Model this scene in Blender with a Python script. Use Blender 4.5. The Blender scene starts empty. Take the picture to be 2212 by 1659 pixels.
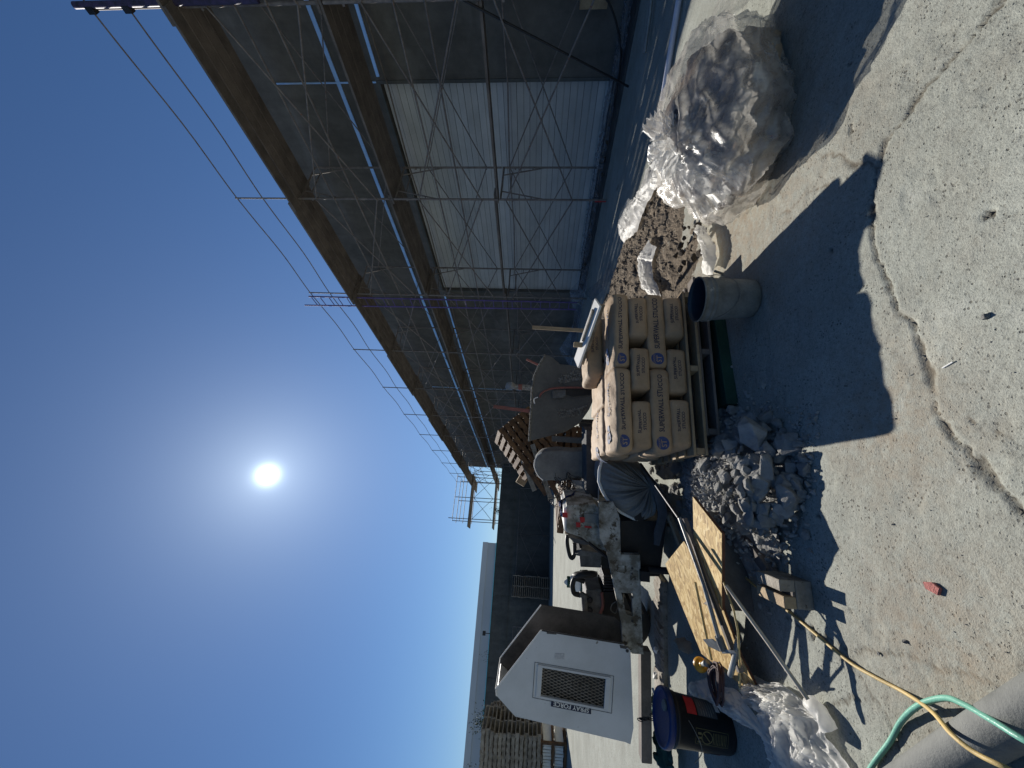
import bpy, bmesh, math, random
import numpy as np
from mathutils import Vector, Matrix, noise
R = math.radians
random.seed(7); rnd = random.Random(11)
C = bpy.context.scene.collection
scene = bpy.context.scene

# ------------------------------------------------------------------ camera (photo lies on its side)
FPX = 831.0; EYE = 1.5
_p, _r = R(3.7), R(2.1)
_R = np.array([1, 0, 0.]); _F = np.array([0, math.cos(_p), math.sin(_p)]); _U = np.array([0, -math.sin(_p), math.cos(_p)])
_R2 = _R*math.cos(_r)+_U*math.sin(_r); _U2 = _U*math.cos(_r)-_R*math.sin(_r)
cam_d = bpy.data.cameras.new('camera'); cam = bpy.data.objects.new('camera', cam_d); C.objects.link(cam)
cam_d.sensor_width = 36; cam_d.sensor_fit = 'HORIZONTAL'; cam_d.lens = 36*FPX/2212; cam_d.clip_end = 2000; cam_d.clip_start = .05
_m = Matrix.Identity(4)
for i in range(3):
    _m[i][0] = -_U2[i]; _m[i][1] = _R2[i]; _m[i][2] = -_F[i]
_m[0][3], _m[1][3], _m[2][3] = 0, 0, EYE
cam.matrix_world = _m
scene.camera = cam

# ------------------------------------------------------------------ sky and sun
SUN = Vector((-.2149, .7925, .5707)).normalized()
SUN_EL = math.asin(SUN.z); SUN_AZ = math.atan2(SUN.x, SUN.y)
w = bpy.data.worlds.new('World'); scene.world = w; w.use_nodes = True
nt = w.node_tree; nt.nodes.clear()
out = nt.nodes.new('ShaderNodeOutputWorld'); bg = nt.nodes.new('ShaderNodeBackground')
sky = nt.nodes.new('ShaderNodeTexSky'); sky.sky_type = 'NISHITA'; sky.sun_disc = False
sky.sun_elevation = SUN_EL; sky.sun_rotation = SUN_AZ; sky.air_density = 1.0; sky.dust_density = .06; sky.ozone_density = 5.0
bg.inputs['Strength'].default_value = .056
hs = nt.nodes.new('ShaderNodeHueSaturation'); hs.inputs['Saturation'].default_value = 1.14; hs.inputs['Hue'].default_value = .505
nt.links.new(sky.outputs[0], hs.inputs['Color']); nt.links.new(hs.outputs[0], bg.inputs['Color'])
# aureole and disc of the sun itself, by direction in the sky
tc = nt.nodes.new('ShaderNodeTexCoord'); vn = nt.nodes.new('ShaderNodeVectorMath'); vn.operation = 'NORMALIZE'
nt.links.new(tc.outputs['Generated'], vn.inputs[0])
dt = nt.nodes.new('ShaderNodeVectorMath'); dt.operation = 'DOT_PRODUCT'; dt.inputs[1].default_value = SUN
nt.links.new(vn.outputs[0], dt.inputs[0])
def wm(op, a, b=None):
    n = nt.nodes.new('ShaderNodeMath'); n.operation = op
    for k, v in ((0, a), (1, b)):
        if v is None: continue
        if isinstance(v, (int, float)): n.inputs[k].default_value = v
        else: nt.links.new(v, n.inputs[k])
    return n.outputs[0]
th = wm('ARCCOSINE', wm('MINIMUM', dt.outputs['Value'], 1.0))
def lobe(deg, amp): return wm('MULTIPLY', wm('EXPONENT', wm('MULTIPLY', th, -1/R(deg))), amp)
g = wm('ADD', wm('ADD', lobe(.42, 9.0), lobe(4.2, .34)), lobe(17, .13))
bg2 = nt.nodes.new('ShaderNodeBackground'); bg2.inputs['Color'].default_value = (.78, .92, 1, 1)
nt.links.new(g, bg2.inputs['Strength'])
ad = nt.nodes.new('ShaderNodeAddShader')
nt.links.new(bg.outputs[0], ad.inputs[0]); nt.links.new(bg2.outputs[0], ad.inputs[1]); nt.links.new(ad.outputs[0], out.inputs[0])
sl = bpy.data.lights.new('sun', 'SUN'); sl.energy = 5.0; sl.angle = R(.53); sl.color = (1, .95, .87)
so = bpy.data.objects.new('sun', sl); C.objects.link(so)
so.rotation_euler = (-SUN).to_track_quat('-Z', 'Y').to_euler(); so.location = SUN*40
scene.view_settings.view_transform = 'Standard'; scene.view_settings.look = 'None'
scene.view_settings.gamma = 1; scene.view_settings.use_curve_mapping = False; scene.view_settings.exposure = .46
scene.render.engine = 'CYCLES'
scene.cycles.max_bounces = 8; scene.cycles.transparent_max_bounces = 14

# ------------------------------------------------------------------ survey helpers: where a sight line meets a real plane
def _ray(X, Y): return _F*FPX+_R2*(829.5-Y)-_U2*(X-1106)
EYEP = np.array([0, 0, EYE])
def G(X, Y, z=0.):
    d = _ray(X, Y); p = EYEP+d*((z-EYE)/d[2]); return Vector((float(p[0]), float(p[1]), float(p[2])))
def PY(X, Y, y):
    d = _ray(X, Y); p = EYEP+d*(y/d[1]); return Vector((float(p[0]), float(p[1]), float(p[2])))
FA = R(26.42)
FD = Vector((-math.sin(FA), math.cos(FA), 0)); FM = Vector((math.cos(FA), math.sin(FA), 0))
def FW(s, off, z=0.): return FM*off+FD*s+Vector((0, 0, z))

# ------------------------------------------------------------------ mesh helpers
def wloc(o):
    v = Vector((0, 0, 0))
    while o is not None: v += o.location; o = o.parent
    return v
def link(name, me, mat, parent=None):
    o = bpy.data.objects.new(name, me); C.objects.link(o)
    if mat is not None and len(me.materials) == 0: me.materials.append(mat)
    if parent is not None: o.parent = parent
    return o
class MB:
    def __init__(s): s.v = []; s.f = []; s.sm = []
    def add(s, vs, fs, smooth=False):
        n = len(s.v); s.v += [Vector(q) for q in vs]
        for f in fs: s.f.append([n+i for i in f]); s.sm.append(smooth)
        return s
    def box(s, c, size, M=None, jit=0):
        c = Vector(c); a, b, h = size[0]/2, size[1]/2, size[2]/2; vs = []
        for z in (-h, h):
            for x, y in ((-a, -b), (a, -b), (a, b), (-a, b)):
                q = Vector((x, y, z))
                if jit: q += Vector((rnd.uniform(-jit, jit) for _ in range(3)))
                vs.append(c+(M @ q if M is not None else q))
        return s.add(vs, [(3, 2, 1, 0), (4, 5, 6, 7), (0, 1, 5, 4), (1, 2, 6, 5), (2, 3, 7, 6), (3, 0, 4, 7)])
    def bar(s, p, q, wd, ht, up=(0, 0, 1)):
        p, q = Vector(p), Vector(q); x = (q-p); L = x.length; x.normalize()
        y = Vector(up).cross(x)
        if y.length < 1e-4: y = Vector((0, 1, 0)).cross(x)
        y.normalize(); z = x.cross(y)
        M = Matrix((x, y, z)).transposed()
        return s.box((p+q)/2, (L, wd, ht), M)
    def tube(s, pts, r, n=8, caps=True, smooth=True, r2=None):
        pts = [Vector(q) for q in pts]; k = len(pts); vs = []; prev = None
        for i, q in enumerate(pts):
            t = (pts[min(i+1, k-1)]-pts[max(i-1, 0)]).normalized()
            if prev is None:
                a = Vector((0, 0, 1)) if abs(t.z) < .9 else Vector((1, 0, 0))
                a = (a-t*a.dot(t)).normalized()
            else: a = (prev-t*prev.dot(t)).normalized()
            prev = a; b = t.cross(a); rr = r if r2 is None else r+(r2-r)*i/(k-1)
            for j in range(n):
                w_ = 2*math.pi*j/n; vs.append(q+(a*math.cos(w_)+b*math.sin(w_))*rr)
        fs = [(i*n+j, i*n+(j+1) % n, (i+1)*n+(j+1) % n, (i+1)*n+j) for i in range(k-1) for j in range(n)]
        s.add(vs, fs, smooth)
        if caps: s.add(vs[:n], [tuple(reversed(range(n)))]); s.add(vs[-n:], [tuple(range(n))])
        return s
    def lathe(s, c, prof, n=32, M=None):
        c = Vector(c); vs = []
        for (r, z) in prof:
            for j in range(n):
                w_ = 2*math.pi*j/n; q = Vector((r*math.cos(w_), r*math.sin(w_), z)); vs.append(c+(M @ q if M is not None else q))
        fs = [(i*n+j, i*n+(j+1) % n, (i+1)*n+(j+1) % n, (i+1)*n+j) for i in range(len(prof)-1) for j in range(n)]
        return s.add(vs, fs, True)
    def prism(s, poly, dv):
        n = len(poly); a = [Vector(q) for q in poly]; b = [q+Vector(dv) for q in a]
        s.add(a+b, [tuple(range(n)), tuple(reversed(range(n, 2*n)))]+[(i, n+i, n+(i+1) % n, (i+1) % n) for i in range(n)])
        return s
    def build(s, name, mat, parent=None, bevel=0):
        off = wloc(parent) if parent is not None else Vector((0, 0, 0))
        me = bpy.data.meshes.new(name); me.from_pydata([v-off for v in s.v], [], s.f)
        me.polygons.foreach_set('use_smooth', s.sm); me.update()
        bm = bmesh.new(); bm.from_mesh(me); bmesh.ops.recalc_face_normals(bm, faces=bm.faces)
        if bevel: bmesh.ops.bevel(bm, geom=list(bm.edges), offset=bevel, segments=1, affect='EDGES')
        bm.to_mesh(me); bm.free()
        return link(name, me, mat, parent)
def rotz(a): return Matrix.Rotation(a, 3, 'Z')
def eul(x, y, z): return Matrix.Rotation(z, 3, 'Z') @ Matrix.Rotation(y, 3, 'Y') @ Matrix.Rotation(x, 3, 'X')
def tag(o, label, cat, group=None):
    o['label'] = label; o['category'] = cat
    if group: o['group'] = group
    return o
def thing(name, label, cat, loc=(0, 0, 0), group=None):
    o = bpy.data.objects.new(name, None); C.objects.link(o); o.location = loc; o.empty_display_size = .1
    return tag(o, label, cat, group)
def struct(o, kind='structure'): o['kind'] = kind; return o
def copy_tree(o, parent=None):
    c = o.copy(); C.objects.link(c)
    if parent is not None: c.parent = parent
    for ch in KIDS(o): copy_tree(ch, c)
    return c
def KIDS(o): return [x for x in C.objects if x.parent is o]
def smoothpath(pts, n=6):
    pts = [Vector(q) for q in pts]; o = []
    P = [pts[0]]+pts+[pts[-1]]
    for i in range(1, len(P)-2):
        for k in range(n):
            t = k/n; a, b, c, d = P[i-1], P[i], P[i+1], P[i+2]
            o.append(.5*((2*b)+(c-a)*t+(2*a-5*b+4*c-d)*t*t+(3*b-a-3*c+d)*t**3))
    o.append(pts[-1]); return o
def resample(pts, n):
    pts = [Vector(q) for q in pts]; L = [0]
    for a, b in zip(pts, pts[1:]): L.append(L[-1]+(b-a).length)
    o = []
    for k in range(n):
        t = L[-1]*k/(n-1); i = 0
        while i < len(pts)-2 and L[i+1] < t: i += 1
        d = L[i+1]-L[i]; o.append(pts[i].lerp(pts[i+1], 0 if d == 0 else (t-L[i])/d))
    return o
def ridge(p): return 1-abs(noise.noise(p))*2
def ribbon(lp, rp, nu, nv, amp=.03, dome=.03, freq=7, seed=0, zmin=.004, stretch=None, edge=.35, thick=0, fold=6):
    """crumpled sheet between two curves"""
    l, r = resample(lp, nu), resample(rp, nu); vs = []
    for i in range(nu):
        for j in range(nv):
            t = j/(nv-1); q = l[i].lerp(r[i], t); u = i/(nu-1)
            e = min(1, 4*min(t, 1-t)*1.2, 4*min(u, 1-u)*1.5); e = edge+(1-edge)*e
            s_ = Vector((q.x*freq, q.y*freq, q.z*freq+seed*3.7))
            if stretch: s_ = Vector((s_.x*stretch[0], s_.y*stretch[1], s_.z))
            sA = Vector((t*fold+1.1*noise.noise(s_*.45), u*fold*.45+.6*noise.noise(s_*.6+Vector((3, 3, 0))), seed*2.3))
            h = .55*max(0, ridge(sA))**2+.35*max(0, ridge(sA*2.1+Vector((u*3, 7, 0))))**2+.3*max(0, ridge(s_*1.1))**3+.16*max(0, ridge(Vector((s_.x*4.6, s_.y*2.4, s_.z+3))))**2
            dxy = Vector((noise.noise(s_*1.3+Vector((9, 0, 0))), noise.noise(s_*1.3+Vector((0, 9, 0))), 0))*amp*.8
            q = q+dxy; z = q.z+dome*math.sin(math.pi*min(1, max(0, t)))*e+amp*max(0, h)*e
            vs.append(Vector((q.x, q.y, max(zmin, z))))
    fs = [(i*nv+j, i*nv+j+1, (i+1)*nv+j+1, (i+1)*nv+j) for i in range(nu-1) for j in range(nv-1)]
    return MB().add(vs, fs, True)

# ------------------------------------------------------------------ materials
def newmat(name):
    m = bpy.data.materials.new(name); m.use_nodes = True; t = m.node_tree; b = t.nodes['Principled BSDF']; return m, t, b
def N(t, k, **kw):
    n = t.nodes.new('ShaderNode'+k)
    for a, v in kw.items():
        if hasattr(n, a): setattr(n, a, v)
        else: n.inputs[a].default_value = v
    return n
def coords(t, stretch=(1, 1, 1), world=False, rnd_=True):
    tc = N(t, 'TexCoord'); mp = N(t, 'Mapping'); mp.inputs['Scale'].default_value = stretch
    t.links.new(tc.outputs['Object'], mp.inputs[0])
    if rnd_:
        oi = N(t, 'ObjectInfo'); mu = N(t, 'Math', operation='MULTIPLY'); mu.inputs[1].default_value = 37
        t.links.new(oi.outputs['Random'], mu.inputs[0]); t.links.new(mu.outputs[0], mp.inputs['Location'])
    return mp.outputs[0]
def ramp(t, fac, stops):
    r = N(t, 'ValToRGB'); e = r.color_ramp.elements
    while len(e) < len(stops): e.new(.5)
    for k, (p, c) in enumerate(stops): e[k].position = p; e[k].color = (c[0], c[1], c[2], 1) if not isinstance(c, (int, float)) else (c, c, c, 1)
    t.links.new(fac, r.inputs[0]); return r.outputs[0]
def mix(t, fac, a, b, mode='MIX'):
    m = N(t, 'MixRGB', blend_type=mode)
    for k, v in ((0, fac), (1, a), (2, b)):
        if isinstance(v, (int, float)): m.inputs[k].default_value = v if k == 0 else (v, v, v, 1)
        elif isinstance(v, tuple): m.inputs[k].default_value = (v[0], v[1], v[2], 1)
        else: t.links.new(v, m.inputs[k])
    return m.outputs[0]
def M(name, c1, c2=None, scale=6, rough=.8, metal=0, bump=.15, bscale=70, stretch=(1, 1, 1), speck=None, lo=.35, hi=.65, vary=.12, dust=None, spec=.3, bdist=.004):
    m, t, b = newmat(name); co = coords(t, stretch)
    n1 = N(t, 'TexNoise', Scale=scale, Detail=7, Roughness=.62); t.links.new(co, n1.inputs['Vector'])
    c2 = c2 or tuple(x*.7 for x in c1)
    col = ramp(t, n1.outputs[0], [(lo, c2), (hi, c1)])
    n2 = N(t, 'TexNoise', Scale=bscale, Detail=5, Roughness=.7); t.links.new(co, n2.inputs['Vector'])
    col = mix(t, 1, col, ramp(t, n2.outputs[0], [(.3, 1-vary*1.5), (.7, 1+vary*.3)]), 'MULTIPLY')
    if speck:
        n3 = N(t, 'TexNoise', Scale=speck[1], Detail=6, Roughness=.7); t.links.new(co, n3.inputs['Vector'])
        col = mix(t, ramp(t, n3.outputs[0], [(speck[2], 0.), (speck[2]+.05, 1.)]), col, speck[0])
    if vary:
        oi = N(t, 'ObjectInfo'); col = mix(t, 1, col, ramp(t, oi.outputs['Random'], [(0, 1-vary*1.6), (1, 1+vary*.2)]), 'MULTIPLY')
    t.links.new(col, b.inputs['Base Color'])
    b.inputs['Roughness'].default_value = rough; b.inputs['Metallic'].default_value = metal; b.inputs['Specular IOR Level'].default_value = spec
    if bump:
        bp = N(t, 'Bump', Strength=bump, Distance=bdist*4); t.links.new(n2.outputs[0], bp.inputs['Height']); t.links.new(bp.outputs[0], b.inputs['Normal'])
    return m
def film(name, col=(.75, .75, .72), transp=.45, gloss=.12, rough=.18, grime=.3, tlu=.62):
    m, t, b = newmat(name); o = t.nodes['Material Output']; t.nodes.remove(b)
    co = coords(t); n1 = N(t, 'TexNoise', Scale=9, Detail=6, Roughness=.7); t.links.new(co, n1.inputs['Vector'])
    c = ramp(t, n1.outputs[0], [(.35, tuple(x*(1-grime) for x in col)), (.7, col)])
    tr = N(t, 'BsdfTransparent'); tl = N(t, 'BsdfTranslucent'); df = N(t, 'BsdfDiffuse'); gl = N(t, 'BsdfGlossy', Roughness=rough)
    t.links.new(c, tl.inputs[0]); t.links.new(c, df.inputs[0])
    m1 = N(t, 'MixShader'); m1.inputs[0].default_value = tlu; t.links.new(df.outputs[0], m1.inputs[1]); t.links.new(tl.outputs[0], m1.inputs[2])
    m2 = N(t, 'MixShader'); t.links.new(m1.outputs[0], m2.inputs[1]); t.links.new(tr.outputs[0], m2.inputs[2])
    f2 = ramp(t, n1.outputs[0], [(.3, min(1, transp*1.35)), (.75, transp*.6)]); t.links.new(f2, m2.inputs[0])
    m3 = N(t, 'MixShader'); t.links.new(m2.outputs[0], m3.inputs[1]); t.links.new(gl.outputs[0], m3.inputs[2])
    lw = N(t, 'LayerWeight', Blend=.25); mm = N(t, 'Math', operation='MULTIPLY_ADD'); mm.inputs[1].default_value = .14; mm.inputs[2].default_value = gloss
    t.links.new(lw.outputs['Facing'], mm.inputs[0]); t.links.new(mm.outputs[0], m3.inputs[0])
    nb = N(t, 'TexNoise', Scale=34, Detail=7, Roughness=.65); t.links.new(co, nb.inputs['Vector'])
    bp = N(t, 'Bump', Strength=.55, Distance=.010); t.links.new(nb.outputs[0], bp.inputs['Height'])
    for x in (gl, df): t.links.new(bp.outputs[0], x.inputs['Normal'])
    t.links.new(m3.outputs[0], o.inputs[0]); return m

# ground: worn concrete with pits, stains and the dirt that fills its cracks
def ground_mat():
    m, t, b = newmat('worn_concrete'); tc = N(t, 'TexCoord'); co = tc.outputs['Object']
    def nz(s, d=6, r=.6):
        n = N(t, 'TexNoise', Scale=s, Detail=d, Roughness=r); t.links.new(co, n.inputs['Vector']); return n.outputs[0]
    a = nz(.9); b1 = nz(5, 8, .7); f = nz(45, 6, .75); ff = nz(150, 3, .7); sk_ = nz(75, 5, .8)
    col = ramp(t, a, [(.3, (.255, .262, .228)), (.52, (.315, .326, .287)), (.7, (.365, .378, .335))])
    col = mix(t, ramp(t, b1, [(.46, 0.), (.66, .5)]), col, (.235, .225, .19))
    col = mix(t, ramp(t, b1, [(.3, .4), (.42, 0.)]), col, (.42, .425, .385))
    col = mix(t, 1, col, ramp(t, f, [(.3, .5), (.43, .9), (.7, 1.14)]), 'MULTIPLY')
    col = mix(t, 1, col, ramp(t, ff, [(.3, .7), (.45, 1.), (.7, 1.12)]), 'MULTIPLY')
    col = mix(t, ramp(t, sk_, [(.36, .75), (.42, 0.)]), col, (.13, .12, .1))
    vo = N(t, 'TexVoronoi', Scale=58, Randomness=1); t.links.new(co, vo.inputs['Vector'])
    sep = N(t, 'SeparateColor'); t.links.new(vo.outputs['Color'], sep.inputs[0])
    rad = N(t, 'Math', operation='MULTIPLY'); rad.inputs[1].default_value = .26; t.links.new(sep.outputs[0], rad.inputs[0])
    sub = N(t, 'Math', operation='SUBTRACT'); t.links.new(vo.outputs['Distance'], sub.inputs[0]); t.links.new(rad.outputs[0], sub.inputs[1])
    pit = ramp(t, sub.outputs[0], [(-.02, .8), (.09, 0.)])
    nb_ = nz(7, 4); pm = mix(t, 1, pit, ramp(t, nb_, [(.4, 0.), (.6, 1.)]), 'MULTIPLY')
    col = mix(t, pm, col, (.075, .07, .06))
    at = N(t, 'Attribute', attribute_name='crack'); ad_ = N(t, 'Attribute', attribute_name='dirt')
    crk = mix(t, 1, at.outputs['Fac'], ramp(t, nz(30, 4, .7), [(.3, .55), (.6, 1.)]), 'MULTIPLY')
    col = mix(t, crk, col, (.1, .088, .068))
    drt = mix(t, 1, ad_.outputs['Fac'], ramp(t, nz(14, 8, .75), [(.34, 0.), (.62, 1.)]), 'MULTIPLY')
    col = mix(t, drt, col, (.27, .225, .17))
    t.links.new(col, b.inputs['Base Color']); b.inputs['Roughness'].default_value = .93; b.inputs['Specular IOR Level'].default_value = .15
    h = mix(t, .45, f, ff); h = mix(t, .35, h, b1); h = mix(t, pm, h, 0.)
    bp = N(t, 'Bump', Strength=.75, Distance=.012); t.links.new(h, bp.inputs['Height']); t.links.new(bp.outputs[0], b.inputs['Normal'])
    return m
def wall_mat(name, c1, c2, c3):
    m, t, b = newmat(name); co = coords(t, (1, 1, 1), rnd_=False)
    def nz(s, d=6, r=.6, st=None):
        n = N(t, 'TexNoise', Scale=s, Detail=d, Roughness=r)
        t.links.new(co if st is None else coords(t, st, rnd_=False), n.inputs['Vector']); return n.outputs[0]
    col = ramp(t, nz(.45, 8, .65), [(.35, c2), (.6, c1)])
    col = mix(t, ramp(t, nz(.25, 5, .6, (1, 1, 3)), [(.55, 0.), (.6, .6)]), col, c3)
    col = mix(t, 1, col, ramp(t, nz(3, 8, .7), [(.3, .75), (.7, 1.12)]), 'MULTIPLY')
    col = mix(t, 1, col, ramp(t, nz(2.2, 5, .6, (1, 1, .12)), [(.3, .82), (.6, 1.05)]), 'MULTIPLY')
    t.links.new(col, b.inputs['Base Color']); b.inputs['Roughness'].default_value = .9; b.inputs['Specular IOR Level'].default_value = .2
    bp = N(t, 'Bump', Strength=.35, Distance=.01); t.links.new(nz(40, 5, .7), bp.inputs['Height']); t.links.new(bp.outputs[0], b.inputs['Normal'])
    return m
def osb_mat():
    m, t, b = newmat('strand_board'); tc = N(t, 'TexCoord'); d = N(t, 'TexNoise', Scale=9, Detail=2)
    t.links.new(tc.outputs['Object'], d.inputs['Vector'])
    mp = N(t, 'Mapping'); mp.inputs['Scale'].default_value = (24, 70, 30); mp.inputs['Rotation'].default_value = (0, 0, .5)
    add = N(t, 'VectorMath', operation='MULTIPLY_ADD'); add.inputs[1].default_value = (.07, .07, .07)
    t.links.new(d.outputs['Color'], add.inputs[0]); t.links.new(tc.outputs['Object'], add.inputs[2]); t.links.new(add.outputs[0], mp.inputs[0])
    v = N(t, 'TexVoronoi', Scale=1.0, Randomness=1); t.links.new(mp.outputs[0], v.inputs['Vector'])
    s = N(t, 'SeparateColor'); t.links.new(v.outputs['Color'], s.inputs[0])
    col = ramp(t, s.outputs[0], [(0, (.3, .18, .06)), (.35, (.47, .31, .11)), (.7, (.6, .42, .17)), (1, (.7, .54, .27))])
    n = N(t, 'TexNoise', Scale=4, Detail=6, Roughness=.7); t.links.new(tc.outputs['Object'], n.inputs['Vector'])
    col = mix(t, ramp(t, n.outputs[0], [(.55, 0.), (.8, .3)]), col, (.38, .33, .25))
    t.links.new(col, b.inputs['Base Color']); b.inputs['Roughness'].default_value = .75
    bp = N(t, 'Bump', Strength=.4, Distance=.003); t.links.new(s.outputs[1], bp.inputs['Height']); t.links.new(bp.outputs[0], b.inputs['Normal'])
    return m
mt = {}
mt['ground'] = ground_mat()
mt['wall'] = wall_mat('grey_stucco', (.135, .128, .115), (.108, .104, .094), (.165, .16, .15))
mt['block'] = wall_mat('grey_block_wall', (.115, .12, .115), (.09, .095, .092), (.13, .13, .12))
mt['far'] = M('far_grey_paint', (.46, .5, .54), (.42, .46, .5), .3, bump=0, vary=0)
mt['far2'] = M('far_lighter_paint', (.54, .58, .62), (.5, .54, .58), .3, bump=0, vary=0)
mt['teal'] = M('blue_green_band', (.2, .72, .8), (.16, .6, .7), 1, bump=0, vary=0)
mt['door'] = M('white_door_slats', (.52, .53, .52), (.42, .43, .42), 1.2, rough=.55, bump=.05, vary=.08)
mt['blue_metal'] = M('bright_metal_trim', (.55, .72, .9), (.42, .58, .75), 3, rough=.35, metal=.6, bump=.05, vary=0)
mt['scaf'] = M('weathered_scaffold_steel', (.27, .24, .215), (.16, .14, .13), 9, rough=.65, metal=.1, speck=((.25, .09, .04), 14, .62))
mt['purple'] = M('purple_painted_steel', (.17, .12, .36), (.1, .08, .2), 6, rough=.6, metal=.1)
mt['dsteel'] = M('dark_steel', (.045, .045, .05), (.025, .025, .028), 9, rough=.5, metal=.4)
mt['plank'] = M('old_plank_wood', (.215, .185, .16), (.125, .108, .095), 2.5, stretch=(1, 1, 1), bscale=40, bump=.4)
mt['wood'] = M('raw_lumber', (.44, .33, .2), (.28, .2, .12), 4, stretch=(1, 1, 1), bscale=45, bump=.4, speck=((.12, .1, .08), 12, .66))
mt['redwood'] = M('brown_pallet_wood', (.22, .12, .055), (.09, .05, .03), 7, bscale=45, bump=.5)
mt['greywood'] = M('grey_weathered_wood', (.4, .36, .3), (.2, .17, .13), 7, bscale=60, bump=.5, speck=((.1, .08, .06), 20, .6))
mt['osb'] = osb_mat()
mt['osbedge'] = M('board_edge', (.2, .08, .045), (.11, .05, .03), 20)
mt['paper'] = M('kraft_paper', (.41, .295, .188), (.34, .24, .15), 5, rough=.75, bscale=30, bump=.3, vary=.08, speck=((.55, .48, .38), 9, .68))
mt['ink'] = M('dark_blue_print', (.035, .04, .07), (.02, .025, .05), 30, bump=0, vary=0)
mt['inkblue'] = M('blue_round_print', (.04, .06, .17), (.06, .08, .18), 30, bump=0, vary=0)
mt['inkfade'] = M('faded_blue_print', (.25, .28, .36), (.3, .3, .34), 40, bump=0, vary=0)
mt['rock'] = M('broken_concrete', (.47, .465, .44), (.34, .335, .315), 5, bscale=45, bump=.8, bdist=.006)
mt['bucket'] = M('dusty_plastic_bucket', (.31, .305, .27), (.17, .165, .145), 7, rough=.7, bump=.3, speck=((.5, .46, .38), 11, .62))
mt['bucketin'] = M('dark_bucket_inside', (.05, .06, .07), (.03, .04, .05), 5, rough=.35, bump=.1)  # bucket inside, darker and smoother than the shell
mt['wire'] = M('bare_wire', (.3, .28, .24), None, 20, rough=.5, metal=.5)
mt['green'] = M('green_painted_wood', (.02, .075, .05), (.012, .045, .033), 5, bscale=50, bump=.3, rough=.6)
mt['whitep'] = M('white_machine_paint', (.6, .61, .62), (.5, .51, .51), 2.2, rough=.4, bump=.08, vary=.03, speck=((.2, .18, .15), 11, .67))
mt['whited'] = M('dirty_white_steel', (.56, .55, .5), (.2, .18, .14), 5.5, rough=.7, bump=.5, speck=((.1, .08, .055), 9, .54), lo=.4, hi=.6, bscale=30)
mt['rustin'] = M('sooty_inner_steel', (.15, .135, .12), (.04, .037, .034), 3, rough=.8, bump=.3)
mt['black'] = M('black_rubber', (.02, .02, .02), (.035, .032, .03), 9, rough=.55)
mt['engine'] = M('grey_engine_casting', (.2, .2, .19), (.1, .095, .09), 12, rough=.7, bump=.5, speck=((.25, .22, .18), 15, .66))
mt['drum'] = M('cement_crusted_steel', (.2, .19, .165), (.13, .125, .115), 2.5, rough=.9, bump=.5, bscale=25)
mt['crust'] = M('dried_stucco_splatter', (.42, .4, .35), (.12, .11, .1), 40, rough=.95, bump=1, bscale=60)
mt['cloth'] = M('dusty_grey_cloth', (.24, .24, .225), (.16, .16, .155), 4, rough=.95, bump=.3, bscale=30)
mt['clothd'] = M('dark_grey_cloth', (.13, .13, .13), (.08, .08, .082), 4, rough=.95, bump=.3, bscale=30)
mt['white'] = M('white_edge', (.8, .79, .75), (.7, .69, .65), 6, bump=.1, vary=.03)
mt['red'] = M('red_tape', (.5, .03, .03), (.35, .025, .03), 5, rough=.6, vary=.05)
mt['redhose'] = M('faded_red_paint', (.32, .11, .09), (.2, .09, .07), 12, rough=.7)
mt['navy'] = M('navy_cloth', (.03, .045, .14), (.02, .03, .08), 6, rough=.9)
mt['bluelid'] = M('blue_plastic_lid', (.006, .028, .16), (.01, .035, .12), 5, rough=.4, speck=((.3, .33, .38), 7, .66))
mt['blackp'] = M('black_plastic', (.018, .018, .02), (.03, .03, .03), 5, rough=.4)
mt['yprint'] = M('yellow_print', (.2, .17, .08), (.14, .12, .06), 30, bump=0)
mt['yhose'] = M('tan_yellow_hose', (.55, .4, .16), (.45, .33, .14), 9, rough=.55, vary=0)
mt['ghose'] = M('green_garden_hose', (.17, .42, .32), (.13, .34, .26), 9, rough=.35, vary=0)
mt['fat'] = M('dusty_grey_rubber', (.17, .175, .165), (.1, .105, .1), 5, rough=.75, bump=.3, vary=0)
mt['pink'] = M('pink_red_brick', (.6, .24, .21), (.48, .17, .15), 20, bump=.8)
mt['dust_pipe'] = M('grey_galvanised_pipe', (.33, .34, .33), (.22, .22, .21), 9, rough=.5, metal=.4)
mt['lightpole'] = M('pale_fibre_pole', (.6, .55, .45), (.45, .4, .32), 9, rough=.6)
mt['pvc'] = M('white_pvc_pipe', (.62, .64, .72), (.5, .52, .6), 5, rough=.35, vary=0)
mt['orange'] = M('yellow_orange_plastic', (.65, .33, .03), (.5, .24, .02), 9, rough=.4)
mt['cord'] = M('maroon_cord', (.11, .06, .06), (.07, .04, .04), 12, rough=.7)
mt['leaf'] = M('dry_green_leaves', (.09, .12, .035), (.05, .07, .02), 3, bump=0, vary=.3)
mt['leafdark'] = M('dark_green_leaves', (.035, .06, .02), (.02, .04, .015), 3, bump=0)
mt['netgreen'] = M('dark_green_mesh', (.01, .075, .06), (.01, .04, .035), 10, rough=.6)
mt['earth'] = M('dug_brown_earth', (.31, .25, .185), (.16, .125, .09), 9, rough=1, bump=1, bscale=38, bdist=.01, speck=((.33, .3, .25), 16, .6))
mt['clod'] = M('dark_earth_clod', (.15, .125, .1), (.09, .075, .06), 9, rough=1, bump=1, bscale=40)
mt['pwhite'] = film('white_plastic_sheet', (.95, .94, .9), .03, .0, .45, .15)
mt['pclear'] = film('clear_plastic_bag', (.84, .81, .75), .6, .05, .22, .2, .62)
mt['ptuft'] = film('bright_crumpled_plastic', (.99, .99, .97), .3, .05, .25, .0, .85)
mt['pdrape'] = film('hanging_plastic_film', (.42, .46, .52), .72, .03, .3, .4)
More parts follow.
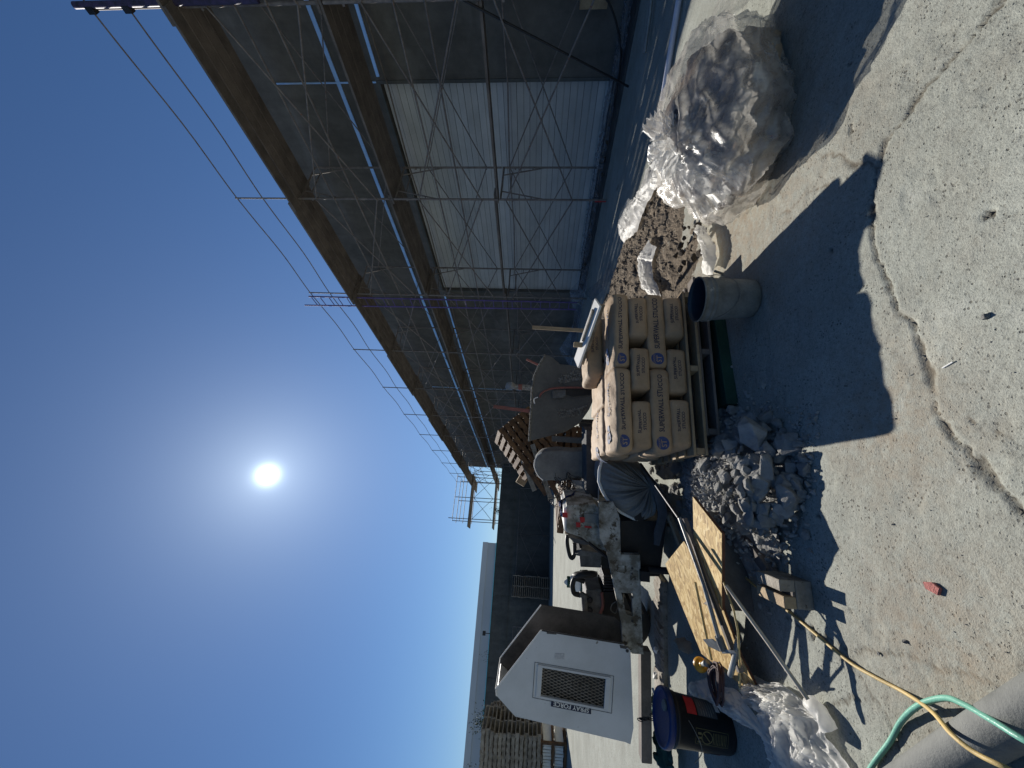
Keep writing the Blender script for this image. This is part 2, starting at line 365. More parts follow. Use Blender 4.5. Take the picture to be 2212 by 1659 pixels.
mt['stuffing'] = M('grey_brown_debris', (.26, .2, .15), (.05, .045, .05), 5, bump=.6, bscale=25, speck=((.55, .5, .42), 7, .58))

# ------------------------------------------------------------------ GROUND
def axis(segs):
    a = [segs[0][0]]
    for (x0, x1, st) in segs:
        n = max(1, int(round((x1-x0)/st))); a += [x0+(x1-x0)*(k+1)/n for k in range(n)]
    return np.array(a)
cracks = [([(2212, 1118), (2150, 1040), (2122, 1012), (2090, 965), (2062, 948), (2040, 915), (2018, 880), (2010, 850), (2000, 806), (1990, 780), (1978, 738), (1962, 700), (1935, 655), (1915, 628), (1905, 600), (1893, 560), (1885, 530), (1886, 470), (1884, 430), (1890, 390), (1897, 345), (1908, 310), (1945, 262), (1985, 210), (2012, 176), (2040, 150), (2062, 112), (2085, 88), (2130, 40), (2160, 5), (2190, -30)], .0105, .015),
          ([(2090, 905), (2120, 916), (2150, 935), (2180, 948), (2212, 975), (2260, 1000)], .005, .006),
          ([(1700, 1335), (1725, 1350), (1755, 1365), (1800, 1385), (1845, 1412), (1880, 1408), (1925, 1420), (1980, 1428), (2030, 1440), (2075, 1462), (2120, 1478), (2200, 1500)], .006, .007),
          ([(1765, 1372), (1800, 1400), (1838, 1432), (1860, 1470), (1872, 1490), (1895, 1520), (1915, 1545), (1930, 1580), (1950, 1640), (1960, 1690)], .007, .008),
          ([(1725, 1542), (1770, 1530), (1800, 1522), (1850, 1505), (1880, 1512)], .004, .004),
          ([(1895, 372), (1870, 352), (1838, 352), (1800, 330), (1770, 338)], .010, .005),
          ([(1790, 395), (1730, 425), (1710, 452), (1690, 462)], .007, .004),
          ([(1640, 430), (1600, 470), (1590, 520), (1575, 570)], .006, .008)]
xs = axis([(-250, -60, 40), (-60, -12, 8), (-12, -3.0, .6), (-3.0, -1.8, .05), (-1.8, 2.6, .0125), (2.6, 5, .06), (5, 14, .6), (14, 60, 8), (60, 250, 40)])
ys = axis([(-60, -4, 14), (-4, .7, .6), (.7, 3.0, .0115), (3.0, 5, .03), (5, 9, .2), (9, 40, 2), (40, 300, 40)])
XX, YY = np.meshgrid(xs, ys); ZZ = np.zeros_like(XX)
def vnoise(x, y, s, seed):
    rs = np.random.RandomState(seed); g_ = rs.rand(256, 256)
    u, v_ = x*s, y*s; i, j = np.floor(u).astype(int), np.floor(v_).astype(int); a, b = u-i, v_-j
    a = a*a*(3-2*a); b = b*b*(3-2*b); q = lambda p, r: g_[p % 256, r % 256]
    return (q(i, j)*(1-a)+q(i+1, j)*a)*(1-b)+(q(i, j+1)*(1-a)+q(i+1, j+1)*a)*b-.5
near = (XX > -3) & (XX < 3.5) & (YY > .6) & (YY < 5)
crack = np.zeros_like(XX); depth = np.zeros_like(XX)
wx = XX+.03*vnoise(XX, YY, 16, 1)+.018*vnoise(XX, YY, 48, 2); wy = YY+.03*vnoise(XX, YY, 16, 3)+.018*vnoise(XX, YY, 48, 4)
wid = 1+1.7*vnoise(XX, YY, 8, 5)+.8*vnoise(XX, YY, 30, 15)
for pts, hw, dp in cracks:
    P = [G(a, b) for a, b in pts]; dmin = np.full_like(XX, 9.)
    for a, b in zip(P, P[1:]):
        dx, dy = b.x-a.x, b.y-a.y; L2 = dx*dx+dy*dy
        t_ = np.clip(((wx-a.x)*dx+(wy-a.y)*dy)/L2, 0, 1)
        dmin = np.minimum(dmin, np.hypot(wx-a.x-dx*t_, wy-a.y-dy*t_))
    k = np.clip(1.25-dmin/(hw*wid+1e-4), 0, 1)
    crack = np.maximum(crack, k); depth = np.maximum(depth, dp*k)
ZZ += near*(.006*vnoise(XX, YY, 3, 6)+.003*vnoise(XX, YY, 14, 7)+.0022*vnoise(XX, YY, 45, 8))
# shallow spalled patches that step down beside the cracks
sp = vnoise(XX, YY, 5, 20)+.5*vnoise(XX, YY, 13, 21)+.25*vnoise(XX, YY, 31, 22)
ZZ -= near*.0035*np.clip((sp-.22)*9, 0, 1)
ZZ -= depth*(.8+.6*vnoise(XX, YY, 60, 9))
e1 = (1.35, 3.9); dirt = np.clip(1.25-np.hypot((XX-1.35)/1.0, (YY-3.2)/1.3), 0, 1)
dirt = np.maximum(dirt, .8*np.clip(1.2-np.hypot((XX+.1)/.45, (YY-1.75)/.4), 0, 1))
dirt = np.maximum(dirt, .7*np.clip(1.2-np.hypot((XX+.9)/.5, (YY-1.5)/.5), 0, 1))
nx_, ny_ = len(xs), len(ys)
me = bpy.data.meshes.new('ground'); nv_ = nx_*ny_
me.vertices.add(nv_); co = np.stack([XX, YY, ZZ], -1).reshape(-1, 3).astype(np.float32); me.vertices.foreach_set('co', co.ravel())
ii, jj = np.meshgrid(np.arange(nx_-1), np.arange(ny_-1)); q = (jj*nx_+ii).ravel()
lv = np.stack([q, q+1, q+1+nx_, q+nx_], -1).ravel().astype(np.int32); nf = len(q)
me.loops.add(nf*4); me.loops.foreach_set('vertex_index', lv); me.polygons.add(nf)
me.polygons.foreach_set('loop_start', np.arange(nf, dtype=np.int32)*4); me.polygons.foreach_set('loop_total', np.full(nf, 4, np.int32))
me.polygons.foreach_set('use_smooth', np.ones(nf, bool)); me.update(calc_edges=True)
for nm, arr in (('crack', crack), ('dirt', dirt)):
    at = me.attributes.new(nm, 'FLOAT', 'POINT'); at.data.foreach_set('value', arr.ravel().astype(np.float32))
struct(link('ground', me, mt['ground']))
print('ground verts', nv_)

# strip of footing along the building, darker than the yard concrete
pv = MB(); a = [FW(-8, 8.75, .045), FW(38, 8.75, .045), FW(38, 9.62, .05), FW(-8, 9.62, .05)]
pv.prism(a, (0, 0, -.2)); struct(pv.build('pavement', M('dark_apron_concrete', (.09, .09, .085), (.05, .05, .05), 3, bump=.5)))

# ------------------------------------------------------------------ BUILDING
WOFF = 9.6; TOP = 8.65; DS0, DS1, DT = 4.55, 11.45, 5.22
bld = thing('stucco_building', 'long grey stucco building on the right with a wide white roll-up door behind scaffolding', 'building', FW(4, WOFF))
wb = MB(); TH = FM*.3
def wallquad(s0, s1, z0, z1): wb.prism([FW(s0, WOFF, z0), FW(s1, WOFF, z0), FW(s1, WOFF, z1), FW(s0, WOFF, z1)], TH)
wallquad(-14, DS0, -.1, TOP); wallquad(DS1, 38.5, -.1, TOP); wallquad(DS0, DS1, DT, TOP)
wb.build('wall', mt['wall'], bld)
rb = MB().prism([FW(-14, WOFF+.3, TOP-.5), FW(38.5, WOFF+.3, TOP-.5), FW(38.5, WOFF+22, TOP-.5), FW(-14, WOFF+22, TOP-.5)], (0, 0, .2)); rb.build('roof', mt['block'], bld)
MB().prism([FW(38.5, WOFF+.3, -.1), FW(38.5, WOFF+22, -.1), FW(38.5, WOFF+22, TOP-.52), FW(38.5, WOFF+.3, TOP-.52)], FD*-.3).build('end_wall', mt['wall'], bld)
cb = MB().prism([FW(-14, WOFF-.03, TOP), FW(38.5, WOFF-.03, TOP), FW(38.5, WOFF+.33, TOP), FW(-14, WOFF+.33, TOP)], (0, 0, .05)); cb.build('parapet_cap', mt['scaf'], bld)
nsl = 17; dz = (DT-.12)/nsl
for k in range(nsl):
    z0 = .1+k*dz; s_ = MB()
    o0 = WOFF+.12
    for (za, zb, d_) in ((0, .42, 0), (.43, .47, .012), (.48, .97, 0)):
        s_.prism([FW(DS0+.01, o0+d_, z0+dz*za), FW(DS1-.01, o0+d_, z0+dz*za), FW(DS1-.01, o0+d_, z0+dz*zb), FW(DS0+.01, o0+d_, z0+dz*zb)], FM*.03)
    s_.build('door_slat', mt['door'], bld)
MB().prism([FW(DS0, WOFF+.16, .05), FW(DS1, WOFF+.16, .05), FW(DS1, WOFF+.16, DT), FW(DS0, WOFF+.16, DT)], FM*.02).build('door_backing', mt['dsteel'], bld)
fr = MB()
for s0 in (DS0-.07, DS1): fr.prism([FW(s0, WOFF-.015, .05), FW(s0+.07, WOFF-.015, .05), FW(s0+.07, WOFF-.015, DT+.06), FW(s0, WOFF-.015, DT+.06)], FM*.014)
fr.prism([FW(DS0, WOFF-.015, DT), FW(DS1, WOFF-.015, DT), FW(DS1, WOFF-.015, DT+.06), FW(DS0, WOFF-.015, DT+.06)], FM*.014)
fr.build('door_frame', mt['block'], bld)
def strip(s0, s1, z, h, mm='blue_metal'):
    MB().prism([FW(s0, WOFF-.03, z), FW(s1, WOFF-.03, z), FW(s1, WOFF-.03, z+h), FW(s0, WOFF-.03, z+h)], FM*.028).build('metal_trim', mt[mm], bld)
strip(-14, 38.3, 6.12, .09); strip(-14, 4.4, 5.18, .07); strip(11.7, 38.3, 5.18, .06)
for s_ in (4.49, 20.0): MB().prism([FW(s_, WOFF-.035, 5.3), FW(s_+.03, WOFF-.035, 5.3), FW(s_+.03, WOFF-.035, 7.6), FW(s_, WOFF-.035, 7.6)], FM*.03).build('vertical_trim', mt['blue_metal'], bld)
MB().prism([FW(20.0, WOFF-.035, 2.4), FW(20.03, WOFF-.035, 2.4), FW(20.03, WOFF-.035, 5.1), FW(20.0, WOFF-.035, 5.1)], FM*.03).build('vertical_trim', mt['blue_metal'], bld)
MB().box(FW(3.1, WOFF-.05, .72), (.3, .42, .5), rotz(FA)).build('meter_box', mt['wood'], bld)
win = MB().prism([FW(33.5, WOFF-.02, 2.3), FW(35.4, WOFF-.02, 2.3), FW(35.4, WOFF-.02, 3.6), FW(33.5, WOFF-.02, 3.6)], FM*.01).build('window', mt['far'], bld)

# ------------------------------------------------------------------ SCAFFOLD
SOFF, SIN = 8.1, 9.3; S0, BAY, NB = 2.68, 3.63, 10
ZT = [0, 2.6, 5.2, 7.62]
scf = thing('scaffold', 'long run of rusty tube scaffolding three lifts high along the grey stucco wall', 'scaffold', FW(S0, SOFF))
def frame_mesh(z0, z1):
    b = MB(); A = lambda off, z: FW(S0, off, z); h = z1-z0
    for off in (SOFF, SIN): b.tube([A(off, z0), A(off, z1-.02)], .028, 6)
    b.tube([A(SOFF, z1-.06), A(SIN, z1-.06)], .024, 6)
    b.tube([A(SOFF+.3, z1-.06), A(SOFF, z1-1.15)], .016, 5); b.tube([A(SIN-.3, z1-.06), A(SIN, z1-1.15)], .016, 5)
    b.tube([A(SOFF+.25, z1-.28), A(SIN-.25, z1-.28)], .016, 5)
    for zz in (z1-.5, z1-.8):
        for off, s in ((SOFF, 1), (SIN, -1)): b.tube([A(off, zz), A(off+s*(.3-.27*(z1-zz)/1.15), zz)], .01, 4)
    for z in (z1-.35, z0+.4):
        for off in (SOFF, SIN): b.box(A(off, z)+FD*.03, (.02, .05, .04), rotz(FA))
    return b
frames = [frame_mesh(ZT[k], ZT[k+1]).build('frame', mt['scaf'], scf) for k in range(3)]
LEV = [(2.4, .81, None), (4.54, 2.99, (4.02, 3.5)), (7.15, 5.6, (6.68, 6.12))]
braces = []
for hi_, lo_, rails in LEV:
    for off in (SOFF-.03,):
        b = MB(); b.tube([FW(S0, off, lo_), FW(S0+BAY, off, hi_)], .017, 5); b.tube([FW(S0, off-.02, hi_), FW(S0+BAY, off-.02, lo_)], .017, 5)
        braces.append(b.build('cross_brace', mt['scaf'], scf))
    if rails:
        for z in rails: braces.append(MB().tube([FW(S0, SOFF-.03, z), FW(S0+BAY, SOFF-.03, z)], .019, 5).build('guard_rail', mt['scaf'], scf))
for off, z in ((SIN, 2.4), (SIN, 5.0)): braces.append(MB().tube([FW(S0, off, z), FW(S0+BAY*.5, off, z-.05), FW(S0+BAY, off, z)], .018, 5).build('inner_ledger', mt['scaf'], scf))
for hi_, lo_, rails in LEV: braces.append(MB().tube([FW(S0, SIN, lo_), FW(S0+BAY, SIN, hi_)], .014, 5).tube([FW(S0, SIN+.02, hi_), FW(S0+BAY, SIN+.02, lo_)], .014, 5).build('inner_brace', mt['scaf'], scf))
posts = [MB().tube([FW(S0, SOFF, 7.6), FW(S0, SOFF, 9.28)], .021, 6).build('guard_post', mt['scaf'], scf)]
for z, r_ in ((9.24, .014), (8.56, .014)):
    posts.append(MB().tube([FW(S0+BAY*t, SOFF, z-.055*math.sin(math.pi*t)+.012*math.sin(9*t)) for t in [k/10 for k in range(11)]], r_, 5).build('top_guard_rail', mt['scaf'], scf))
for k in range(-1, NB+1):
    if k == 0: continue
    for o in frames+(posts[:1]): c = o.copy(); C.objects.link(c); c.location = o.location+FD*BAY*k
    if k < NB:
        for o in braces+posts[1:]: c = o.copy(); C.objects.link(c); c.location = o.location+FD*BAY*k
MB().tube([FW(6.33, SOFF, .02), FW(6.33, SOFF, .28)], .032, 8).build('screw_jack', mt['red'], scf)
# planks: lie on the frames, each its own thing
pk = MB().bar(FW(0, 0), FW(0, 0)+FD*(BAY+.25), .25, .045).build('scaffold_plank', mt['plank'])
tag(pk, 'weathered brown plank in the top scaffold deck beneath the guard rail', 'plank', 'planks of the top scaffold deck')
first = True
for k in range(-1, NB+1):
    for lvl, offs, lab in ((2, [7.88, 8.15, 8.42, 8.69], 'top'), (1, [8.2, 8.47, 8.74, 9.01], 'middle'), (0, [8.24], 'lowest')):
        for n_, of in enumerate(offs):
            if first: c = pk; first = False
            else: c = pk.copy(); C.objects.link(c)
            c.location = FW(S0+BAY*k-.12, of, ZT[lvl+1]+.02+.05*(k % 2)+rnd.uniform(0, .004)); c.rotation_euler = (0, 0, rnd.uniform(-.004, .004))
            bay = ['in the frame-edge bay', 'in the bay right of the first full post', 'in the bay over the white door', 'in the bay at the purple ladder', 'in the first bay past the ladder', 'in the second bay past the ladder', 'in the third bay past the ladder', 'in the fourth bay past the ladder', 'in the fifth bay past the ladder', 'in the sixth bay past the ladder', 'in the seventh bay past the ladder', 'in the last bay before the building corner'][k+1]
            lb = {'top': 'weathered brown plank in the top scaffold deck beneath the guard rail', 'middle': 'weathered brown plank in the middle scaffold deck level with the door head', 'lowest': 'single narrow plank on the lowest scaffold ledger crossing the white door'}[lab]
            wh = ['outermost', 'second', 'third', 'innermost'][n_] if lab != 'lowest' else 'only'
            lb = '%s plank of the %s deck %s' % (wh, lab, bay)
            tag(c, lb, 'plank', 'planks of the %s scaffold deck' % lab)
# ladder
ld = thing('access_ladder', 'tall purple steel access ladder standing against the scaffold left of the white door', 'ladder', FW(9.98, 8.0))
for s_, nm in ((10.02, 'rail'), (10.5, 'rail')): MB().tube([FW(s_-(.12 if s_ > 10.2 else 0)+.0, 8.0, .3), FW(s_, 8.0, 9.7 if s_ > 10.2 else 9.3)], .024, 6).build(nm, mt['purple'], ld)
rg = MB().tube([FW(10.02, 8.0, .55), FW(10.42, 8.0, .55)], .014, 5).build('rung', mt['purple'], ld)
for k in range(1, 29): c = rg.copy(); C.objects.link(c); c.location = rg.location+Vector((0, 0, .31*k))+FD*.002*k
# edge pole in the top right corner, nearest the camera
ep = thing('scaffold_post', 'thick purple scaffold post at the right edge of the top scaffold deck', 'post', FW(2.62, 8.02, 7))
MB().tube([FW(2.6, 8.02, 6.2), FW(2.6, 8.02, 9.4)], .05, 10).build('tube', M('dark_purple_steel', (.07, .055, .14), (.03, .03, .05), 8, rough=.5), ep)
for z in (9.15, 8.5): MB().box(FW(2.66, 8.02, z), (.1, .1, .13), rotz(FA)).build('coupler', mt['dsteel'], ep)
c_ = MB().tube([FW(2.0, 8.02, 4.0), FW(2.7, 8.1, 2.88), FW(3.3, 8.1, 1.5), FW(3.94, 8.1, .03)], .022, 6).build('black_cable', mt['blackp']); tag(c_, 'thick black cable slanting down from the scaffold to the wall base', 'cable')

# scaffold turning round the far corner of the building, seen against the sky
tw = thing('corner_scaffold', 'small scaffold tower against the sky beyond the far corner of the building', 'scaffold', FW(39.5, 8))
for s_ in (38.9, 41.0):
    for off in (4.6, 6.6, 8.6):
        MB().tube([FW(s_, off, 0), FW(s_, off, 9.2 if off > 4.7 else 9.6)], .035, 5).build('post', mt['scaf'], tw)
for z in (2.6, 5.2, 7.6, 8.5, 9.2):
    for s_ in (38.9, 41): MB().tube([FW(s_, 4.4, z), FW(s_, 8.8, z)], .03, 5).build('ledger', mt['scaf'], tw)
for off in (4.6, 6.6):
    for z in (2.8, 5.4): MB().tube([FW(38.9, off, z), FW(38.9, off+2, z+1.9)], .02, 4).tube([FW(38.9, off+2, z), FW(38.9, off, z+1.9)], .02, 4).build('cross_brace', mt['scaf'], tw)
for z in (5.25, 7.65):
    for n_ in range(3):
        o = MB().bar(FW(39.2+.6*n_, 3.9, z), FW(39.2+.6*n_, 9, z), .5, .08).build('scaffold_plank', mt['plank'])
        tag(o, '%s plank of the %s deck on the scaffold tower past the building corner' % (('near', 'middle', 'far')[n_], 'upper' if z > 6 else 'lower'), 'plank', 'planks on the corner scaffold tower')

# ------------------------------------------------------------------ REAR WALL, BUILDING BEHIND
RS = 34.0
rw = thing('rear_wall', 'long dark grey masonry wall closing the back of the yard', 'wall', FW(RS, 0))
for k in range(9):
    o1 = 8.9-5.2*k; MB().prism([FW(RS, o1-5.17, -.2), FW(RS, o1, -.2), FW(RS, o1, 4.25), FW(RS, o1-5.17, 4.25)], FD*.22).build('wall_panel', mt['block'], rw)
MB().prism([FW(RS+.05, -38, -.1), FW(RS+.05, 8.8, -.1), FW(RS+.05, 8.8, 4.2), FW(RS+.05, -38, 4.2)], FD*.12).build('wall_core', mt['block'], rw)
MB().prism([FW(RS-.03, -38, 4.25), FW(RS-.03, 8.9, 4.25), FW(RS-.03, 8.9, 4.33), FW(RS-.03, -38, 4.33)], FD*.3).build('coping', mt['block'], rw)
MB().prism([FW(RS-.05, -38, 3.1-.02), FW(RS-.05, 8.9, 3.1-.02), FW(RS-.05, 8.9, 3.13), FW(RS-.05, -38, 3.13)], FD*.04).build('ledge', mt['block'], rw)
fb = thing('warehouse', 'big pale grey warehouse with a blue-green band behind the rear wall', 'building', FW(60, -10))
MB().prism([FW(60, -60, 0), FW(60, 4, 0), FW(60, 4, 7.7), FW(60, -60, 7.7)], FD*25).build('wall', mt['far'], fb)
MB().prism([FW(59.9, -60, 7.7), FW(59.9, 4.05, 7.7), FW(59.9, 4.05, 8.45), FW(59.9, -60, 8.45)], FD*25).build('fascia', mt['far2'], fb)
MB().prism([FW(59.85, -60, 6.15), FW(59.85, 4.05, 6.15), FW(59.85, 4.05, 6.55), FW(59.85, -60, 6.55)], FD*.1).build('band', mt['teal'], fb)
for k in range(7): MB().prism([FW(59.95, 3.9-8*k, 0), FW(59.95, 4-8*k, 0), FW(59.95, 4-8*k, 6.1), FW(59.95, 3.9-8*k, 6.1)], FD*.04).build('panel_joint', mt['far2'], fb)
fl = thing('flood_light', 'small black flood light on a bracket above the rear wall', 'lamp', FW(RS-.1, -4.0, 4.4))
MB().box(FW(RS-.1, -4.0, 4.75), (.3, .2, .22), rotz(FA)).build('head', mt['blackp'], fl); MB().tube([FW(RS-.1, -4.0, 4.3), FW(RS-.1, -4.0, 4.66)], .03, 6).build('arm', mt['blackp'], fl)

def shrub(loc, rad, h, n, lab, mat='leaf', lean=0, leafs=.09):
    t_ = thing('shrub', lab, 'shrub', loc); r_ = random.Random(int(rad*1000+h*77)); st = MB(); tips = []
    for k in range(12):
        a = r_.uniform(0, 6.28); q = loc+Vector((math.cos(a)*rad*.7*r_.random(), math.sin(a)*rad*.7*r_.random(), h*r_.uniform(.6, 1)))
        mid = loc.lerp(q, .5)+Vector((r_.uniform(-.1, .1), 0, 0)); st.tube([loc, mid, q], .02, 4, r2=.005); tips += [mid, q, mid.lerp(q, .5)]
    st.build('stem', mt['plank'], t_); lf = MB()
    for k in range(n):
        c = r_.choice(tips)+Vector((r_.gauss(0, rad*.28), r_.gauss(0, rad*.28), r_.gauss(0, h*.12))); s = leafs*r_.uniform(.5, 1.3)
        m_ = eul(r_.uniform(0, 6), r_.uniform(0, 6), r_.uniform(0, 6))
        lf.add([c+m_ @ Vector((-s, 0, 0)), c+m_ @ Vector((0, -s*.35, 0)), c+m_ @ Vector((s, 0, 0)), c+m_ @ Vector((0, s*.35, 0))], [(0, 1, 2, 3)])
    struct(lf.build('leaves', mt[mat], t_), 'stuff')
shrub(FW(36, 5.1, 3.3), .55, 1.75, 260, 'small dry bush poking over the rear wall left of the scaffold tower')
shrub(FW(36, -5.8, 3.2), .7, 1.6, 200, 'thin leafless twiggy shrub over the rear wall beside the flood light', leafs=.05)
shrub(FW(36, -9.5, 3.2), 1.1, 1.9, 500, 'sparse green bush behind the rear wall above the white hood')
shrub(FW(33.6, -12.4, 3.2), 1.3, 2.1, 900, 'round feathery green bush at the far left above the pallet stacks', leafs=.07)
# scaffold frames leaning on rear wall
for k, (o1, o2) in enumerate(((6.7, 3.0), (3.0, -.7), (-3.4, -7.1))):
    t_ = thing('spare_scaffold_bay', ['spare scaffold bay leaning on the rear wall nearest the scaffold', 'spare scaffold bay leaning on the rear wall right beside the tall pallet stack', 'spare scaffold bay leaning on the rear wall left of the tall pallet stack'][k], 'scaffold', FW(RS-.8, o1))
    for oo in (o1, o2): MB().tube([FW(RS-.9, oo, 0), FW(RS-.5, oo, 2.6)], .03, 5).build('leg', mt['scaf'], t_)
    MB().tube([FW(RS-.5, o1, 2.6), FW(RS-.5, o2, 2.6)], .025, 5).build('top_rail', mt['scaf'], t_)
    MB().tube([FW(RS-.9, o1, .5), FW(RS-.5, o2, 2.4)], .018, 4).tube([FW(RS-.6, o1, 2.4), FW(RS-.9, o2, .5)], .018, 4).build('cross_brace', mt['scaf'], t_)

# ------------------------------------------------------------------ PALLETS
ORD = ['topmost', 'second from top', 'third from top', 'fourth from top', 'fifth from top', 'sixth from top', 'seventh from top', 'eighth from top', 'ninth from top', 'tenth from top', 'eleventh from top', 'twelfth from top', 'thirteenth from top', 'fourteenth from top', 'fifteenth from top', 'sixteenth from top', 'second lowest', 'lowest']
def pallet_mb(L=1.2, W=1.0, H=.14, nb=7, jit=.004):
    b = MB()
    for y in (-W/2+.02, 0, W/2-.02): b.box((0, y, H/2), (L, .038, H-.04))
    for k in range(nb): b.box((-L/2+.05+(L-.1)*k/(nb-1), 0, H-.009), (.095, W, .018), None, jit)
    for x in (-L/2+.05, 0, L/2-.05): b.box((x, 0, .009), (.095, W, .018), None, jit)
    return b
farp = pallet_mb().build('pallet', mt['greywood'])
lab = 'worn wooden pallet in the tall stack standing against the rear wall'
tag(farp, lab, 'pallet', 'pallets stacked at the rear wall')
for k in range(18):
    c = farp if k == 0 else farp.copy()
    if k: C.objects.link(c)
    c['label'] = 'worn pallet, %s of the tall stack standing against the rear wall' % ORD[17-k]
    c.location = FW(RS-1.1, -.72, .155*k)+Vector((rnd.uniform(-.03, .03), rnd.uniform(-.03, .03), 0)); c.rotation_euler = (0, 0, FA+R(90)+rnd.uniform(-.02, .02)); c.scale = (1.15, 1.45, 1.05)
# big stacks far left
YP = [(-12.95, 13.9), (-14.0, 15.3), (-15.1, 16.8), (-16.3, 18.4)]
yard = [(YP[0], 14, 'nearest'), (YP[1], 13, 'second'), (YP[2], 13, 'third'), (YP[3], 12, 'farthest')]
cnt = 0
for (x, y), n_, nm in yard:
    tall = n_
    for k in range(tall):
        c = farp.copy(); C.objects.link(c); c.location = (x+rnd.uniform(-.05, .05), y+rnd.uniform(-.04, .04), 1.0+.15*k if nm != 'nearest' else .9+.15*k)
        c.rotation_euler = (rnd.uniform(-.01, .01), rnd.uniform(-.01, .01), R(12)+rnd.uniform(-.04, .04))
        tag(c, 'worn pallet, %s in the %s stack at the far left edge' % (ORD[tall-1-k], nm), 'pallet', 'pallets in the stacks at the far left')
# crates of white blocks below these stacks
for k, ((x, y), nm) in enumerate(zip(YP, ['nearest', 'second', 'third', 'farthest'])):
    t_ = thing('stillage', 'timber crate holding white blocks under the %s pallet stack' % nm, 'crate', (x, y, 0))
    b = MB()
    for z in (.05, .48, .9):
        for sy in (-.5, .5): b.bar((x-.6, y+sy, z), (x+.6, y+sy, z), .07, .07)
        for sx in (-.58, .58): b.bar((x+sx, y-.5, z), (x+sx, y+.5, z), .07, .06)
    for sx in (-.58, .58):
        for sy in (-.5, .5): b.bar((x+sx, y+sy, 0), (x+sx, y+sy, .94), .08, .08, (1, 0, 0))
    b.build('crate_frame', mt['redwood'], t_)
    for z in (.1, .52):
        for j in range(9): MB().box((x-.46+.115*j, y, z+.16), (.085, .88, .28), None, .012).build('white_block', mt['white'], t_)
# broken brown pallets heap behind the machine
pm = None
def full_pallet(lab, grp, mat='redwood'):
    t_ = thing('pallet', lab, 'pallet', (0, 0, 0), grp); L, W, H = 1.2, 1.0, .14
    for y in (-W/2+.02, 0, W/2-.02): MB().box((0, y, H/2), (L, .038, H-.04)).build('stringer', mt[mat], t_)
    for k in range(7): MB().box((-L/2+.05+(L-.1)*k/6, 0, H-.009), (.1, W, .018), None, .004).build('deck_board', mt[mat], t_)
    for x in (-L/2+.05, 0, L/2-.05): MB().box((x, 0, .009), (.1, W, .018), None, .004).build('bottom_board', mt[mat], t_)
    return t_
brown = full_pallet('x', 'brown pallets piled behind the mixer')
k_ = 0
def bp_(loc, rot, lab):
    global k_
    c = brown if k_ == 0 else copy_tree(brown); k_ += 1
    c.location = loc; c.rotation_euler = rot; c['label'] = lab
for k in range(9): bp_(Vector((-1.75+rnd.uniform(-.1, .1), 9.4+rnd.uniform(-.1, .1), .02+.16*k)), (rnd.uniform(-.04, .04), R(-3)+rnd.uniform(-.03, .03), R(20)+rnd.uniform(-.15, .15)), 'brown pallet lying flat, %s in the untidy pile behind the grey mixer' % ORD[8-k])
for k in range(6):
    bp_(PY(1160-12*k*.9, 930+13*k*.75, 9.0)+Vector((0, 0, -.1)), (R(12), R(-40), R(8)+.03*k), 'tipped brown pallet, %s of the leaning row on top of the pile' % ORD[5-k])
for k in range(5): bp_(Vector((-2.45, 8.6, .1+.17*k)), (rnd.uniform(-.05, .05), R(4), R(-14)+rnd.uniform(-.2, .2)), 'dark pallet, %s in the low stack left of the mixer pile' % ORD[4-k])
cx = MB().box(PY(1132, 1030, 9.6), (.42, .3, .22), eul(.1, .5, .3)).build('cardboard_box', mt['wood']); tag(cx, 'small brown box tipped on top of the broken pallet pile', 'box')
for k, (x0, y0, x1, y1) in enumerate(((1125, 985, 1155, 1060), (1130, 1000, 1180, 1068), (1150, 960, 1190, 1078), (1170, 1000, 1212, 1086))):
    o = MB().bar(PY(x0, y0, 8.6-.1*k), PY(x1, y1, 8.3-.1*k), .1, .03, (0, 1, 0)).build('loose_board', mt[('greywood', 'redwood')[k % 2]])
    tag(o, ['pale sunlit board highest on the pallet pile', 'brown board sliding off the pallet pile', 'grey board in the middle of the pallet pile edge', 'lowest board sticking left from the pallet pile'][k], 'board')

# ------------------------------------------------------------------ STUCCO BAGS ON PALLETS
ANG = R(15.9); E1 = Vector((math.cos(ANG), math.sin(ANG), 0)); E2 = Vector((-math.sin(ANG), math.cos(ANG), 0))
FL = Vector((-.455, 2.925, 0))
def ST(x, y, z): return FL+E1*x+E2*y+Vector((0, 0, z))
gb = MB().prism([G(1553, 600, .0), G(1596, 874, .0), G(1596, 874, 0)+E2*.5, G(1553, 600, 0)+E2*.5], (0, 0, .085)).build('green_board', mt['green'], bevel=.004)
tag(gb, 'dark green painted board on the ground under the bag pallets', 'board')
def near_pallet(ox, oy, z, lab, mat):
    t_ = thing('pallet', lab, 'pallet', ST(ox, oy, z), 'pallets under the stucco bags'); L, W, H = 1.34, 1.05, .103
    def bb(x, y, zz, dx, dy, dz_): return MB().box(ST(ox+x, oy+y, z+zz), (dx, dy, dz_), rotz(ANG))
    for x in (.03, L/2, L-.03): bb(x, W/2, H/2, .045, W, H-.045).build('stringer', mt[mat], t_, .002)
    for k in range(6): bb(L/2, .06+k*(W-.12)/5, H-.01, L, .12, .02).build('deck_board', mt[mat], t_, .002)
    for k in range(3): bb(L/2, .06+k*(W-.12)/2, .01, L, .12, .02).build('bottom_board', mt[mat], t_, .002)
    return t_
near_pallet(-.02, -.02, .23, 'upper of two wooden pallets carrying the stucco bags', 'wood')
lp = near_pallet(.13, .0, .122, 'lower pallet beneath the bag pallet shifted to the right', 'plank')

